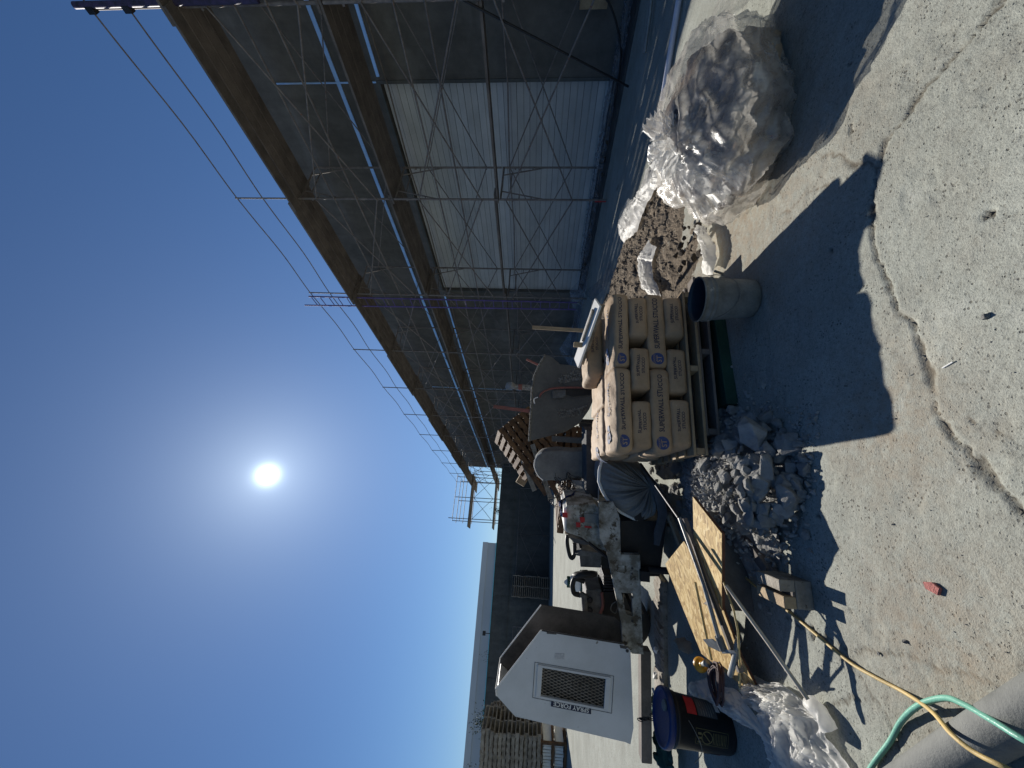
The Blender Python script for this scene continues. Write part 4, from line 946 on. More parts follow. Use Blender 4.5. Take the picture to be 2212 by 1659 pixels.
for i in (5, 6, 7): 
    a, b = FP[i], FP[(i+1) % 9]; sh.prism([a+Vector((0, .012, 0)), b+Vector((0, .012, 0)), b+DEP, a+DEP], ((a-b).cross(Vector((0, 1, 0))).normalized()*-.008))
sh.build('hood_roof', mt['whitep'], rig)
# bright rims of the sheet metal
MB().tube([FP[0]+Vector((0, .003, .004)), FP[1]+Vector((0, .003, .004))], .007, 6).tube([FP[0]+DEP, FP[1]+DEP], .007, 6).tube([FP[0]+Vector((0, 0, .004)), FP[0]+DEP], .006, 6).tube([FP[8], FP[0]], .007, 6).build('hood_rim', mt['white'], rig)
MB().tube([FP[1]+DEP, FP[2]+DEP], .006, 6).build('hood_edge', mt['rustin'], rig); MB().tube([FP[1], FP[2]], .006, 6).build('hood_edge', mt['rustin'], rig)
# mesh window
wf = MB()
def lerp4(q, u, v): return q[0].lerp(q[1], u).lerp(q[3].lerp(q[2], u), v)
def ext(q, e): c = sum(q, Vector())/4; return [c+(p-c)*(1+e) for p in q]
Wo = [p+Vector((0, -.012, 0)) for p in ext(W4, .16)]; Wi = [p+Vector((0, -.012, 0)) for p in W4]
for i in range(4): wf.prism([Wo[i], Wo[(i+1) % 4], Wi[(i+1) % 4], Wi[i]], (0, .011, 0))
wfo = wf.build('window_frame', mt['whitep'], rig, .002)
ob = MB(); Wq = [p+Vector((0, -.004, 0)) for p in ext(W4, .26)]; Wr = [p+Vector((0, -.004, 0)) for p in ext(W4, .245)]
for i in range(4): ob.prism([Wq[i], Wq[(i+1) % 4], Wr[(i+1) % 4], Wr[i]], (0, .003, 0))
ob.build('window_outline', mt['clothd'], rig)
msh = MB(); n1, n2 = 13, 13
Wm = [p+Vector((0, .008, 0)) for p in W4]
for k in range(-10, 20):
    for sgn in (1, -1):
        # diagonals clipped to the unit square
        c_ = k/9.0; pts = []
        for u in (0, 1):
            v = (c_+sgn*u*1.0) if sgn == 1 else (c_-u*1.0); 
            pts.append((u, v))
        (u0, v0), (u1, v1) = pts; t0, t1 = 0, 1; dv_ = v1-v0
        if dv_:
            ta, tb = (0-v0)/dv_, (1-v0)/dv_; ta, tb = min(ta, tb), max(ta, tb); t0, t1 = max(0, ta), min(1, tb)
        if t1 > t0+.01: msh.tube([lerp4(Wm, u0+(u1-u0)*t0, v0+dv_*t0), lerp4(Wm, u0+(u1-u0)*t1, v0+dv_*t1)], 0.0026, 4, caps=False)
msh.build('expanded_mesh', mt['greywood'], rig)
MB().prism([p+Vector((0, .05, 0)) for p in ext(W4, .25)], (0, .01, 0)).build('dark_screen', mt['black'], rig)
# name plate: reads upward
NP = PP([(1192, 1510), (1277, 1527), (1277, 1543), (1190, 1526)], YH-.008); MB().prism(NP, (0, .006, 0)).build('name_plate', mt['ink'], rig)
c = (NP[0]+NP[1]+NP[2]+NP[3])/4; upv = (NP[0]-NP[1]); Lp = upv.length; upv.normalize(); hv = (NP[0]-NP[3]).normalized()*-1  # letters' top points to image down = world left
V_, F_ = text_geo('SPRAY FORCE', .05); wdt = max(v.x for v in V_)-min(v.x for v in V_); k = Lp*.9/wdt
MB().add([c+upv*v.x*k+hv*v.y*k*1.1+Vector((0, -.004, 0)) for v in V_], F_).build('name_letters', mt['white'], rig)
MB().prism(PP([(1198, 1412), (1219, 1412), (1219, 1424), (1198, 1424)], YH-.003), (0, .002, 0)).build('faded_sticker', M('faded_sticker_grey', (.55, .55, .56), (.66, .66, .66), 60, bump=0, lo=.45, hi=.52), rig)
MB().tube([PY(1355, 1406, YH-.01), PY(1355, 1406, YH+.01)], .014, 10).build('bolt', mt['rustin'], rig)
MB().prism(PP([(1338, 1393), (1358, 1397), (1352, 1402), (1340, 1400)], YH-.003), (0, .002, 0)).build('chipped_patch', mt['rustin'], rig)
MB().prism(PP([(1181, 1364), (1202, 1367), (1202, 1371), (1181, 1369)], YH-.004), (0, .003, 0)).build('torn_edge', mt['rustin'], rig)
# chassis plates
YC = 3.9
ch = [(1310.7, 1191.6), (1319.4, 1234), (1342.6, 1347.8), (1345, 1391.6), (1366, 1412), (1390, 1413.5), (1386, 1330), (1384, 1255), (1382.6, 1199), (1341, 1198), (1339, 1120), (1325, 1085), (1293, 1085), (1295, 1160)]
hole_panel(PP(ch, YC), PP([(1342, 1280), (1366, 1282), (1367, 1332), (1353, 1327)], YC), Vector((0, .05, 0))).build('chassis_plate', mt['whited'], rig)
MB().prism([p+Vector((0, .85, 0)) for p in PP(ch, YC)], (0, .05, 0)).build('chassis_far_plate', mt['whited'], rig)
for X, Y in ((1366, 1228), (1365, 1238), (1372, 1250), (1366, 1290), (1366, 1342), (1352, 1390), (1332, 1165)): MB().tube([PY(X, Y, YC-.012), PY(X, Y, YC+.01)], .012, 8).build('bolt', mt['rustin'], rig)
MB().prism(PP([(1336, 1222), (1349, 1222), (1349, 1236), (1336, 1236)], YC-.01), (0, .009, 0)).build('patch_plate', mt['whited'], rig); MB().prism(PP([(1362, 1234), (1379, 1234), (1379, 1254), (1362, 1254)], YC-.01), (0, .009, 0)).build('patch_plate', mt['whited'], rig)
MB().prism(PP([(1384, 1234), (1404, 1236), (1404, 1258), (1384, 1256)], YC-.05), (0, .12, 0)).build('hitch_box', mt['dsteel'], rig)
MB().prism(PP([(1341, 1125), (1341, 1205), (1346, 1245), (1425, 1245), (1440, 1125)], YC+.12), (0, .7, 0)).build('underside_shade', mt['black'], rig)  # black box added to darken the space under the chassis
# axle beams and stands down to the ground, wheels
for X in (1120, 1340): 
    p = PY(1385, X, YC); MB().bar((p.x, YC+.05, p.z), (p.x, YC+.85, p.z), .08, .08).build('cross_member', mt['dsteel'], rig)
def wheel(c, r=.33, wdt=.18):
    t_ = MB().tube([Vector(c)+Vector((0, -wdt/2, 0)), Vector(c)+Vector((0, wdt/2, 0))], r, 28); o_ = t_.build('wheel', mt['black'], rig, 0); MB().tube([Vector(c)+Vector((0, -wdt/2-.01, 0)), Vector(c)+Vector((0, wdt/2+.01, 0))], r*.55, 20).build('rim', mt['whited'], o_)
p = PY(1400, 1350, YC+.95); wheel((p.x, YC+1.02, .33)); wheel((-1.55, 4.95, .33))
p = PY(1395, 1240, YC); MB().tube([(p.x, YC+.1, p.z+.1), (p.x, YC+.1, .01)], .035, 10).build('jack_stand', mt['dsteel'], rig)
# wash tank / hopper with red tape
YT = 4.2
tank = [(1224, 1091), (1223, 1150), (1257, 1161), (1271, 1172), (1290, 1184), (1312, 1192), (1338, 1190), (1338, 1110), (1293, 1098), (1286, 1089)]
MB().prism(PP(tank, YT-.05), (0, .6, 0)).build('hopper', mt['whited'], rig, .004)
MB().prism(PP([(1226, 1093), (1225, 1148), (1219, 1146), (1218, 1098)], YT-.04), (0, .5, 0)).build('hopper_rim', mt['white'], rig)
MB().prism(PP([(1262, 1109), (1300, 1112), (1300, 1130), (1285, 1131), (1262, 1128)], YT-.07), (0, .015, 0)).build('cover_flap', mt['cloth'], rig)
for q_ in ([(1252, 1117), (1263, 1118), (1263, 1128), (1254, 1129)], [(1244, 1128), (1254, 1129), (1254, 1139), (1245, 1139)], [(1262, 1136), (1278, 1137), (1278, 1141), (1264, 1140)], [(1215, 1107), (1226, 1108), (1226, 1118), (1216, 1118)]):
    MB().prism(PP(q_, YT-.08), (0, .004, 0)).build('red_tape_patch', mt['red'], rig)
MB().prism(PP([(1228, 1160), (1238, 1162), (1262, 1168), (1272, 1176), (1262, 1177), (1240, 1172)], YT), (0, .3, 0)).build('fender', mt['clothd'], rig)
MB().tube(smoothpath(PP([(1226, 1156), (1225, 1172), (1230, 1198), (1236, 1206), (1241, 1196), (1241, 1174)], YT+.1)), .022, 8).build('exhaust_loop', mt['black'], rig)
MB().tube(PP([(1252, 1172), (1256, 1190)], YT+.1), .016, 8).build('strut', mt['black'], rig)
MB().tube(PP([(1271, 1172), (1312, 1204)], YT-.08), .016, 8).build('pivot_bar', mt['dsteel'], rig)
YE = 4.25
MB().prism(PP([(1252, 1200), (1299, 1200), (1299, 1227), (1254, 1225)], YE), (0, .35, 0)).build('control_box', mt['engine'], rig, .006)
MB().prism(PP([(1243, 1199), (1256, 1189), (1300, 1195), (1308, 1202), (1250, 1201)], YE-.03), (0, .42, 0)).build('box_lid', mt['engine'], rig)
MB().prism(PP([(1299, 1202), (1340, 1204), (1342, 1232), (1299, 1227)], YE+.05), (0, .3, 0)).build('pump_body', mt['black'], rig)
cpan = PY(1263.5, 1241, YE); axp = Vector((.92, .38, .12)).normalized(); Mp = axp.to_track_quat('Z', 'Y').to_matrix()
MB().lathe(cpan, [(0, -.03), (.1, -.03), (.13, -.02), (.14, .0), (.136, .012), (.11, .03), (.09, .034), (.04, .034), (.035, .045), (0, .045)], 32, Mp).build('air_cleaner', mt['black'], rig)
MB().tube(smoothpath(PP([(1262, 1256), (1243, 1250), (1237, 1262), (1237.6, 1273), (1241, 1282), (1251, 1284.6), (1262, 1284)], YE)), .027, 10).build('exhaust_elbow', mt['black'], rig)
MB().tube(PP([(1252, 1284), (1262, 1286), (1264, 1318)], YE-.02), .035, 8).build('manifold', mt['engine'], rig)
MB().prism(PP([(1266, 1274), (1300, 1274), (1303, 1345), (1268, 1335)], YE), (0, .4, 0)).build('engine_block', mt['engine'], rig, .008)
for k in range(7): MB().prism(PP([(1304, 1243+6*k), (1332, 1243+6*k), (1334, 1246+6*k), (1304, 1246+6*k)], YE-.03), (0, .3, 0)).build('cooling_fin', mt['dsteel'], rig)
MB().prism(PP([(1302, 1275), (1345, 1275), (1350, 1390), (1302, 1380)], YE+.02), (0, .35, 0)).build('engine_base', mt['black'], rig)
for Y in (1295, 1317): MB().lathe(PY(1274, Y, YE-.01), [(.0, .0), (.03, 0), (.03, .02), (.022, .025), (.0, .02)], 14, Matrix.Rotation(R(90), 3, 'X')).build('lifting_ring', mt['dsteel'], rig)
MB().tube(smoothpath(PP([(1262, 1382), (1272, 1352), (1290, 1335), (1302, 1310), (1300, 1280)], YE-.05)), .016, 8).build('coolant_hose', mt['redhose'], rig)
MB().tube(smoothpath(PP([(1330, 1300), (1322, 1306), (1320, 1318), (1330, 1324), (1334, 1312)], YE-.1)), .006, 6).build('wire_loop', mt['wire'], rig)
MB().tube(PP([(1238, 1339), (1246, 1330), (1262, 1340), (1250, 1352), (1238, 1339)], YE-.05), .008, 6).build('latch_bracket', mt['wire'], rig)
MB().tube(PP([(1262, 1385), (1262, 1340), (1280, 1345)], YE-.06), .022, 8).build('drive_shaft', mt['engine'], rig)
MB().prism(PP([(1268, 1338), (1300, 1340), (1300, 1370), (1272, 1368)], YE-.02), (0, .3, 0)).build('gearbox', mt['rustin'], rig, .006)
# dusty covers at the right end of the rig
cv = thing('covered_drum', 'round-topped grey cloth-covered drum standing behind the bag stack', 'drum', PY(1267, 1003, 5.0))
pts = [(1267, 975), (1238, 975), (1213, 973), (1185, 974), (1171, 978), (1161, 985), (1155.5, 996), (1154.5, 1007), (1158, 1018), (1164, 1029), (1174, 1038), (1213, 1040), (1267, 1033)]
A_ = PP(pts, 4.95); cc = sum(A_, Vector())/len(A_)
vs = []; nn = len(A_); rings = [(0, .0, .86), (0, .02, .97), (.05, .0, 1), (.2, 0, 1.0), (.36, 0, .96), (.42, 0, .8)]
RS_ = resample(A_+[A_[0]], 61)[:60]
for dy, _, sc in rings:
    for k, p in enumerate(RS_):
        q = cc+(p-cc)*sc; q.y = 4.95+dy; n_ = noise.noise(Vector((k*.35, dy*4, 0)))*.012; vs.append(q+(p-cc).normalized()*n_)
fs = [(i*60+k, i*60+(k+1) % 60, (i+1)*60+(k+1) % 60, (i+1)*60+k) for i in range(5) for k in range(60)]+[tuple(range(60)), tuple(reversed(range(300, 360)))]
MB().add(vs, fs, True).build('cloth_cover', mt['cloth'], cv); MB().box(PY(1305, 1003, 5.15), (.3, .3, .5)).build('drum_base', mt['clothd'], cv)
MB().tube([A_[k]+Vector((0, .01, .005)) for k in (4, 5, 6, 7, 8, 9, 10)], .007, 6).build('hem', mt['white'], cv)
pc = thing('pump_deck', 'flat dark grey steel deck between the covered drum and the covered wheel', 'platform', PY(1292, 1005, 4.6))
MB().prism(PP([(1266.5, 930), (1266.5, 1079), (1292, 1079), (1292, 930)], 4.55), (0, .45, 0)).build('deck_plate', mt['clothd'], pc, .004)
MB().bar(PY(1293, 930, 4.54), PY(1293, 1079, 4.54), .01, .012).build('bright_edge', mt['white'], pc)
for Y in (950, 1070): p = PY(1292, Y, 4.8); MB().bar((p.x, 4.85, p.z), (p.x, 4.85, 0), .06, .06, (1, 0, 0)).build('leg', mt['dsteel'], pc)
ribbon(PP([(1266, 1040), (1268, 1060), (1266, 1078)], 4.7), PP([(1235, 1036), (1246, 1060), (1266, 1079)], 4.9), 20, 8, .01, 0, 8, 3).build('cloth_skirt', mt['cloth'], pc)
# cloth covered wheel / hopper: half dome with radiating folds
wc = thing('hopper_cover', 'cloth-covered round hopper with radiating folds left of the bag stack', 'machine cover', PY(1405, 1060, 4.1))
ol = [(1382, 1000), (1340, 994), (1300, 992), (1294, 1015), (1293, 1039), (1299, 1056), (1308, 1073), (1323, 1091), (1342, 1106), (1368, 1119), (1390, 1123), (1411, 1113), (1408, 1085), (1405, 1054), (1398, 1022)]
apex = PY(1404, 1052, 3.92); OL = resample([PY(a_, b_, 4.05) for a_, b_ in ol]+[PY(ol[0][0], ol[0][1], 4.05)], 161)[:160]; vs = []
for i in range(24):
    t = i/23
    for k, p in enumerate(OL):
        q = apex.lerp(p, t**.8); bul = math.sin(math.pi*min(1, t))*.13+.02; fold = (abs(noise.noise(Vector((k*.16, 0, 7))))*.14+abs(noise.noise(Vector((k*.4, 1, t))))*.03)*math.sin(math.pi*t)
        q = q+Vector((0, -bul+fold+.08*(t > .98), 0)); q.z = max(q.z, .01); vs.append(q)
for k, p in enumerate(OL): vs.append(p+Vector((0, .3, 0)))
fs = [(i*160+k, i*160+(k+1) % 160, (i+1)*160+(k+1) % 160, (i+1)*160+k) for i in range(24) for k in range(160)]
MB().add(vs, fs, True).build('cloth', mt['cloth'], wc)
MB().tube([OL[k]+Vector((0, -.02, .0)) for k in range(28, 100)], .016, 8).build('bright_hem', mt['white'], wc)
ribbon([PY(1395, 1030, 3.85), PY(1415, 1060, 3.8), PY(1425, 1110, 3.8), PY(1412, 1175, 3.85)], [PY(1408, 1030, 3.8), PY(1432, 1060, 3.75), PY(1442, 1110, 3.75), PY(1425, 1180, 3.8)], 30, 10, .01, .04, 6, 2).build('rolled_skirt', mt['clothd'], wc)
# blue rag, vines, white crumbs on the rig
o = ribbon(PP([(1212, 1078), (1214, 1098), (1222, 1112), (1226, 1124)], 4.35), PP([(1246, 1062), (1240, 1078), (1232, 1092), (1224, 1108)], 4.5), 34, 16, .05, .04, 11, 7).build('navy_rag', mt['navy']); tag(o, 'crumpled navy rag hanging over the white hopper with red tape', 'rag')
r_ = random.Random(3); tw_ = MB()
for k in range(26):
    a = PY(r_.uniform(1206, 1250), r_.uniform(1040, 1090), 4.9); tw_.tube(smoothpath([a+Vector((r_.uniform(-.15, .15), r_.uniform(-.1, .1), r_.uniform(-.15, .15))) for _ in range(4)], 4), .004, 4)
o = tw_.build('tangled_wire', mt['dsteel']); tag(o, 'tangle of thin dark wire and twigs behind the navy rag', 'wire')
o = ribbon(PP([(1255, 1082), (1268, 1086), (1290, 1088)], 4.45), PP([(1262, 1074), (1272, 1076), (1292, 1078)], 4.5), 24, 12, .03, .03, 14, 12).build('dried_stucco', mt['white']); tag(o, 'white lumps of dried stucco on the deck beside the taped hopper', 'stucco lump')
# white & green cement bag standing behind the engine
wbg = thing('white_green_bag', 'small white bag with green bands standing behind the rig engine', 'bag', PY(1285, 1258, 6.0)); base = PY(1275, 1258, 6.0)
hts = [(1219, .02), (1226, .06), (1240, .13), (1256, .17), (1275, .17), (1290, .16)]
vs = []
for X, r__ in hts:
    p = PY(X, 1257, 6.0)
    for k in range(18): t = 2*math.pi*k/18; q = p+Vector((math.cos(t)*r__, math.sin(t)*r__*.6, noise.noise(Vector((k*.5, X, 0)))*.02)); vs.append(q)
MB().add(vs, [(i*18+k, i*18+(k+1) % 18, (i+1)*18+(k+1) % 18, (i+1)*18+k) for i in range(5) for k in range(18)], True).build('sack', mt['white'], wbg)
for X, r__ in ((1229, .086), (1257, .178)): p = PY(X, 1257, 6.0); MB().lathe(p, [(r__, -.03), (r__, .03)], 18, Matrix.Diagonal((1, .62, 1))).build('green_band', mt['netgreen'], wbg)
# pale ragged timber added to stand in for sunlit ground under the rig
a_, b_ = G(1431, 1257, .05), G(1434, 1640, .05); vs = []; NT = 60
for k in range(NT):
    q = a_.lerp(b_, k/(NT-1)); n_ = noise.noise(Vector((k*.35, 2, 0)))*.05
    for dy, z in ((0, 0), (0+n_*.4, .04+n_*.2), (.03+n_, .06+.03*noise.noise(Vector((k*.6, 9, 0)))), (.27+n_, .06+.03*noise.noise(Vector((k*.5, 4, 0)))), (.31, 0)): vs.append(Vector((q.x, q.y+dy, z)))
o = MB().add(vs, [(5*k+m, 5*k+(m+1) % 5, 5*k+5+(m+1) % 5, 5*k+5+m) for k in range(NT-1) for m in range(5)]+[(0, 1, 2, 3, 4), tuple(5*(NT-1)+m for m in (4, 3, 2, 1, 0))]).build('lit_ground_strip', mt['greywood']); tag(o, 'pale timber strip added in place of sunlit ground under the spray rig', 'timber')
o = MB().bar(G(1392, 1400, .3), G(1394, 1640, .3), .12, .1).build('dark_beam', mt['plank'], None, .006); tag(o, 'dark weathered beam directly beneath the white hood', 'timber')
for k in range(12): X, Y = rnd.uniform(1392, 1440), rnd.uniform(1400, 1650); p = G(X, Y, .03); o = rock(p.x, p.y, .1, rnd.uniform(.04, .1), 'whitish lump of dried plaster on the ground below the hood', 'plaster lumps under the hood'); o.name = 'plaster_lump'; o['category'] = 'lump'; o.material_slots[0].link = 'OBJECT'; o.material_slots[0].material = mt['white']
# chain and green mesh by the bucket
chn = thing('chain', 'dark steel chain hanging from the rig above the blue-lidded bucket', 'chain', G(1400, 1540, .3)); r0 = None
for k in range(12):
    c = PY(1383+4.5*k, 1555-3*math.sin(k*.5)-1.6*k*(k > 5), 3.45); lk = MB().tube([c+eul(0, .3, (k % 2)*1.57) @ Vector((.02*math.cos(t)*.6, 0, .022*math.sin(t)*1.2)) for t in [6.2832*q/10 for q in range(11)]], .004, 5, caps=False).build('chain_link', mt['dsteel'], chn)
o = sheet([(1410, 1500), (1425, 1560), (1430, 1620), (1435, 1670)], [(1440, 1505), (1450, 1560), (1455, 1620), (1460, 1670)], .1, 60, 20, .08, .06, 9, 21, 'dark green mesh netting heaped beside the blue-lidded bucket', 'netgreen', 'green_netting', 'netting')

# ------------------------------------------------------------------ MIXER
YM = 5.6
mx = thing('mixer', 'large grey cement-crusted mixer tub standing behind the stucco bags', 'mixer', PY(1285, 860, YM))
U_ = [(1178, 766), (1163, 792.6), (1154, 813.7), (1150, 838.9), (1148, 878.5), (1143.5, 953), (1183, 943), (1222, 932.6), (1252, 914.7), (1272.8, 885), (1283, 861), (1285, 824), (1269, 805.8), (1246.6, 792.6), (1229.5, 788.6), (1209.6, 787), (1192.4, 771.4)]
UP = PP(U_, YM); MB().prism(UP, (0, .04, 0)).build('tub_end', mt['drum'], mx, .006)
MB().prism([p+Vector((0, .85, 0)) for p in UP], (0, .04, 0)).build('tub_far_end', mt['drum'], mx)
ts = MB(); R5 = UP[5:17]
for a_, b_ in zip(R5, R5[1:]): ts.prism([a_+Vector((0, .04, 0)), b_+Vector((0, .04, 0)), b_+Vector((0, .85, 0)), a_+Vector((0, .85, 0))], Vector((0, 0, .01)))
ts.build('tub_shell', mt['drum'], mx)
MB().tube([p+Vector((0, -.004, .005)) for p in UP[0:6]], .014, 6).build('tub_rim', mt['crust'], mx)
for q_ in ([(1205, 815), (1240, 797), (1262, 803), (1270, 820), (1245, 822), (1225, 826), (1208, 828)], [(1203, 885), (1225, 886), (1255, 880), (1270, 874), (1262, 893), (1235, 901), (1208, 902)]):
    c = sum(PP(q_, YM-.01), Vector())/len(q_); r_ = random.Random(int(q_[0][0])); sp = MB()
    Q = PP(q_, YM-.004)
    for k in range(340):
        i = r_.randrange(len(Q)); p = c.lerp(Q[i].lerp(Q[(i+1) % len(Q)], r_.random()), math.sqrt(r_.random())); s = r_.uniform(.003, .013)
        sp.box(p, (s*2, s, s*1.6), eul(r_.uniform(0, 3), r_.uniform(0, 3), 0))
    struct(sp.build('stucco_crust', mt['crust'], mx), 'stuff')
MB().prism(PP([(1193, 842), (1222, 842), (1222, 856), (1213, 860), (1193, 860)], YM-.05), (0, .05, 0)).build('bearing_bracket', mt['engine'], mx, .004)
MB().prism(PP([(1222, 838), (1283, 838), (1283, 852), (1237, 857), (1222, 852)], YM-.045), (0, .044, 0)).build('shaft_recess', mt['black'], mx)
MB().tube(smoothpath(PP([(1165, 858), (1170, 849), (1185, 841), (1205, 838), (1240, 837), (1286, 839)], YM-.08)), .014, 8).build('red_hose', mt['redhose'], mx)
MB().tube(smoothpath(PP([(1155, 872), (1154, 862), (1162, 858)], YM-.08)), .008, 6).build('white_clip', mt['white'], mx)
MB().bar(PY(1066, 878, YM+.1), PY(1150, 889, YM+.05), .05, .035, (0, 1, 0)).build('dump_handle', mt['redhose'], mx, .004)
MB().bar(PY(1137, 776, YM+.2), PY(1166, 790, YM+.2), .03, .03, (0, 1, 0)).build('grate_bar', mt['redhose'], mx)
MB().tube(smoothpath(PP([(1150, 838), (1130, 836), (1112, 836)], YM+.2)), .04, 10).build('discharge_hose', mt['crust'], mx); MB().tube(PP([(1128, 836), (1120, 836)], YM+.19), .044, 10).build('red_wrap', mt['redhose'], mx)
mm_ = rock_mesh(77, .9, 14); p = PY(1104, 836, YM+.2); rb_ = link('lump', mm_, mt['drum'], mx); rb_.location = p-wloc(mx); rb_.scale = (.2, .2, .26)
for x in (-.05, .75):
    for y in (YM+.1, YM+.75):
        p = PY(1270, 860, YM); MB().bar((p.x+x-.35, y, p.z+.1), (p.x+x-.35, y, 0), .06, .06, (1, 0, 0)).build('leg', mt['dsteel'], mx)
o = MB().bar(PY(1193, 947, 5.3), PY(1262, 952, 5.2), .07, .08, (0, 1, 0)).build('grey_channel', mt['drum']); tag(o, 'upright grey steel channel between the mixer and the covered drum', 'channel')
for q_, lab in ((1268, 'right'),): pass

# ------------------------------------------------------------------ STRAND BOARDS, POLES, TOOLS
def on_plane(X, Y, P0, n_):
    d = Vector(_ray(X, Y)); o_ = Vector((0, 0, EYE)); return o_+d*((P0-o_).dot(n_)/d.dot(n_))
def board(poly, ref, th_, lab, mat='osb', nm='strand_board'):
    a_, b_, c_ = [G(*q) for q in ref]; n_ = (b_-a_).cross(c_-a_).normalized(); Q = [on_plane(x, y, a_, n_) for x, y in poly]
    t_ = thing(nm, lab, 'board', Q[0]); MB().prism(Q, (0, 0, -.003)).build('face', mt[mat], t_); MB().prism([q-Vector((0, 0, .0035)) for q in Q], (0, 0, -th_)).build('core', mt['osbedge'], t_); return t_
board([(1496.4, 1073), (1558.9, 1152.5), (1559, 1318), (1530, 1250), (1498.6, 1174)], [(1496.4, 1073, .41), (1558.9, 1152.5, .335), (1559, 1318, .25)], .016, 'sunlit strand board sheet tipped up beside the rubble heap')
board([(1477, 1169), (1437, 1218), (1471, 1304), (1515, 1412), (1600, 1480), (1655, 1527), (1600, 1420), (1560, 1311), (1520, 1240)], [(1477, 1169, .39), (1437, 1218, .39), (1655, 1527, .05)], .014, 'long strand board strip lying under the poles left of the tipped sheet')
o = MB().box((-1.2, 2.86, .13), (.62, .2, .26), rotz(R(20))).build('shade_block', mt['plank'], None, .006); tag(o, 'hidden timber block added under the strand boards to shade the ground', 'timber')  # added hidden mass, blocks the sun passing beneath the strand boards
def pole(pts, r_, mat, lab, nm='pole', cat='pole'):
    o = MB().tube(pts, r_, 8).build(nm, mt[mat]); tag(o, lab, cat); return o
pole([G(1384, 1002, .42), G(1466, 1118, .42)], .012, 'dsteel', 'thin dark rod running from behind the bag stack to the strand board')
hoe = thing('hoe', 'long-handled mortar hoe lying on the strand boards', 'hoe', G(1556, 1389, .2))
MB().tube([G(1468, 1119, .42), G(1520, 1262, .38), G(1556, 1389, .31)], .014, 8).build('handle', mt['dust_pipe'], hoe)
MB().tube([G(1552, 1375, .315), G(1563, 1404, .29)], .024, 10).build('socket', mt['engine'], hoe)
hb0 = G(1522, 1381, .24); hb1 = G(1560, 1400, .19); MB().prism([G(1520, 1381, .34), G(1540, 1380, .34), G(1562, 1396, .3), G(1556, 1408, .28), G(1532, 1396, .31)], (0, 0, .006)).build('blade', mt['dust_pipe'], hoe)
MB().prism([G(1562, 1402, .29), G(1590, 1406, .27), G(1593, 1412, .26), G(1563, 1412, .28)], (0, 0, .01)).build('blade_tip', mt['dust_pipe'], hoe)
o = MB().bar(G(1478, 1120, .40), G(1600, 1452, .20), .035, .03).build('timber_batten', mt['plank'], None, .002); tag(o, 'brown timber batten beside the hoe handle on the strand boards', 'batten')
o = MB().bar(G(1446, 1114, .2), G(1470, 1176, .15), .05, .04).build('timber_offcut', mt['wood'], None, .002); tag(o, 'short pale timber offcut under the hoe handle end', 'timber')
pole([G(1500, 1180, .40), G(1530, 1270, .37), G(1560, 1350, .31)], .011, 'black', 'black rubber hose piece lying beside the batten on the strand boards', 'black_hose', 'hose')
pole([G(1502, 1258, .36), G(1520, 1345, .31), G(1537, 1424, .24)], .009, 'yhose', 'thin olive rod lying on the long strand board', 'rod', 'rod')
pole([G(1569, 1265, .3), G(1660, 1390, .2), G(1745, 1511, .12)], .0105, 'lightpole', 'long pale pole reaching from the boards to the white plastic roll')
pole([G(1562, 1255, .27), G(1585, 1319, .29), G(1594, 1363, .28), G(1597, 1415, .24), G(1598, 1492, .14)], .006, 'yhose', 'thin tan cable curving over the lower end of the strand boards', 'thin_cable', 'cable')
pole([G(1594, 1385, .24), G(1588, 1420, .23), G(1578, 1458, .2)], .018, 'dust_pipe', 'short grey pipe nipple standing on the long strand board', 'pipe', 'pipe')
ycup = thing('yellow_funnel', 'orange-yellow plastic spool on a grey pipe fitting by the cord coil', 'fitting', G(1520, 1435, .12)); c = G(1512, 1436, .24); ax = (G(1560, 1424, .27)-c).normalized(); Mq = ax.to_track_quat('Z', 'Y').to_matrix()
MB().lathe(c, [(0, 0), (.045, .0), (.05, .012), (.03, .03), (.015, .035), (.02, .04), (.014, .046), (.02, .052), (.014, .058), (.018, .064), (.0, .07)], 24, Mq).build('spool', mt['orange'], ycup)
MB().lathe(c, [(0, .065), (.014, .066), (.014, .13), (.02, .135), (.024, .165), (.0, .166)], 16, Mq).build('fitting_tube', mt['dust_pipe'], ycup)
# cord coil
cc_ = G(1565, 1478, .17); pts = []
for k in range(150):
    t = k*.42; rr = .075+.012*math.sin(k*.9)+.0002*k; pts.append(cc_+Vector((rr*math.cos(t)*1.2, rr*math.sin(t)*.8, .02+.035*math.sin(t*.23)**2+.02*abs(math.sin(t)))))
pole(pts, .006, 'cord', 'coil of dark maroon cord beside the white plastic sheet', 'cord_coil', 'cord')
o = sheet([(1485, 1378), (1495, 1392), (1500, 1405)], [(1468, 1385), (1476, 1400), (1490, 1410)], .08, 16, 12, .05, .06, 16, 31, 'crumpled brown paper beside the long strand board', 'paper', 'crumpled_paper', 'paper')
# two notched timber blocks
tb = thing('notched_timber_block', 'short notched timber block standing on the concrete by the yellow hose', 'timber block', (-1.1, 2.27, 0))
bx, by = -1.065, 2.14; M3 = rotz(R(14))
def tbx(x0, x1, y0, y1, z0, z1, nm, mat='greywood'): MB().box(Vector((bx, by, 0))+M3 @ Vector(((x0+x1)/2, (y0+y1)/2, (z0+z1)/2)), (x1-x0, y1-y0, z1-z0), M3).build(nm, mt[mat], tb, .003)
tbx(-.07, .07, 0, .24, 0, .085, 'base_timber'); tbx(-.07, -.012, .0, .26, .087, .15, 'left_cheek', 'wood'); tbx(.012, .07, .0, .22, .087, .165, 'right_cheek')
tbx(-.0118, .0118, .0, .2, .087, .10, 'groove_floor', 'plank')
o = MB().bar(G(1575, 1105, .08), G(1660, 1232, .05), .05, .045).build('dark_batten', mt['plank'], None, .003); tag(o, 'dark old batten under the tipped strand board', 'batten')
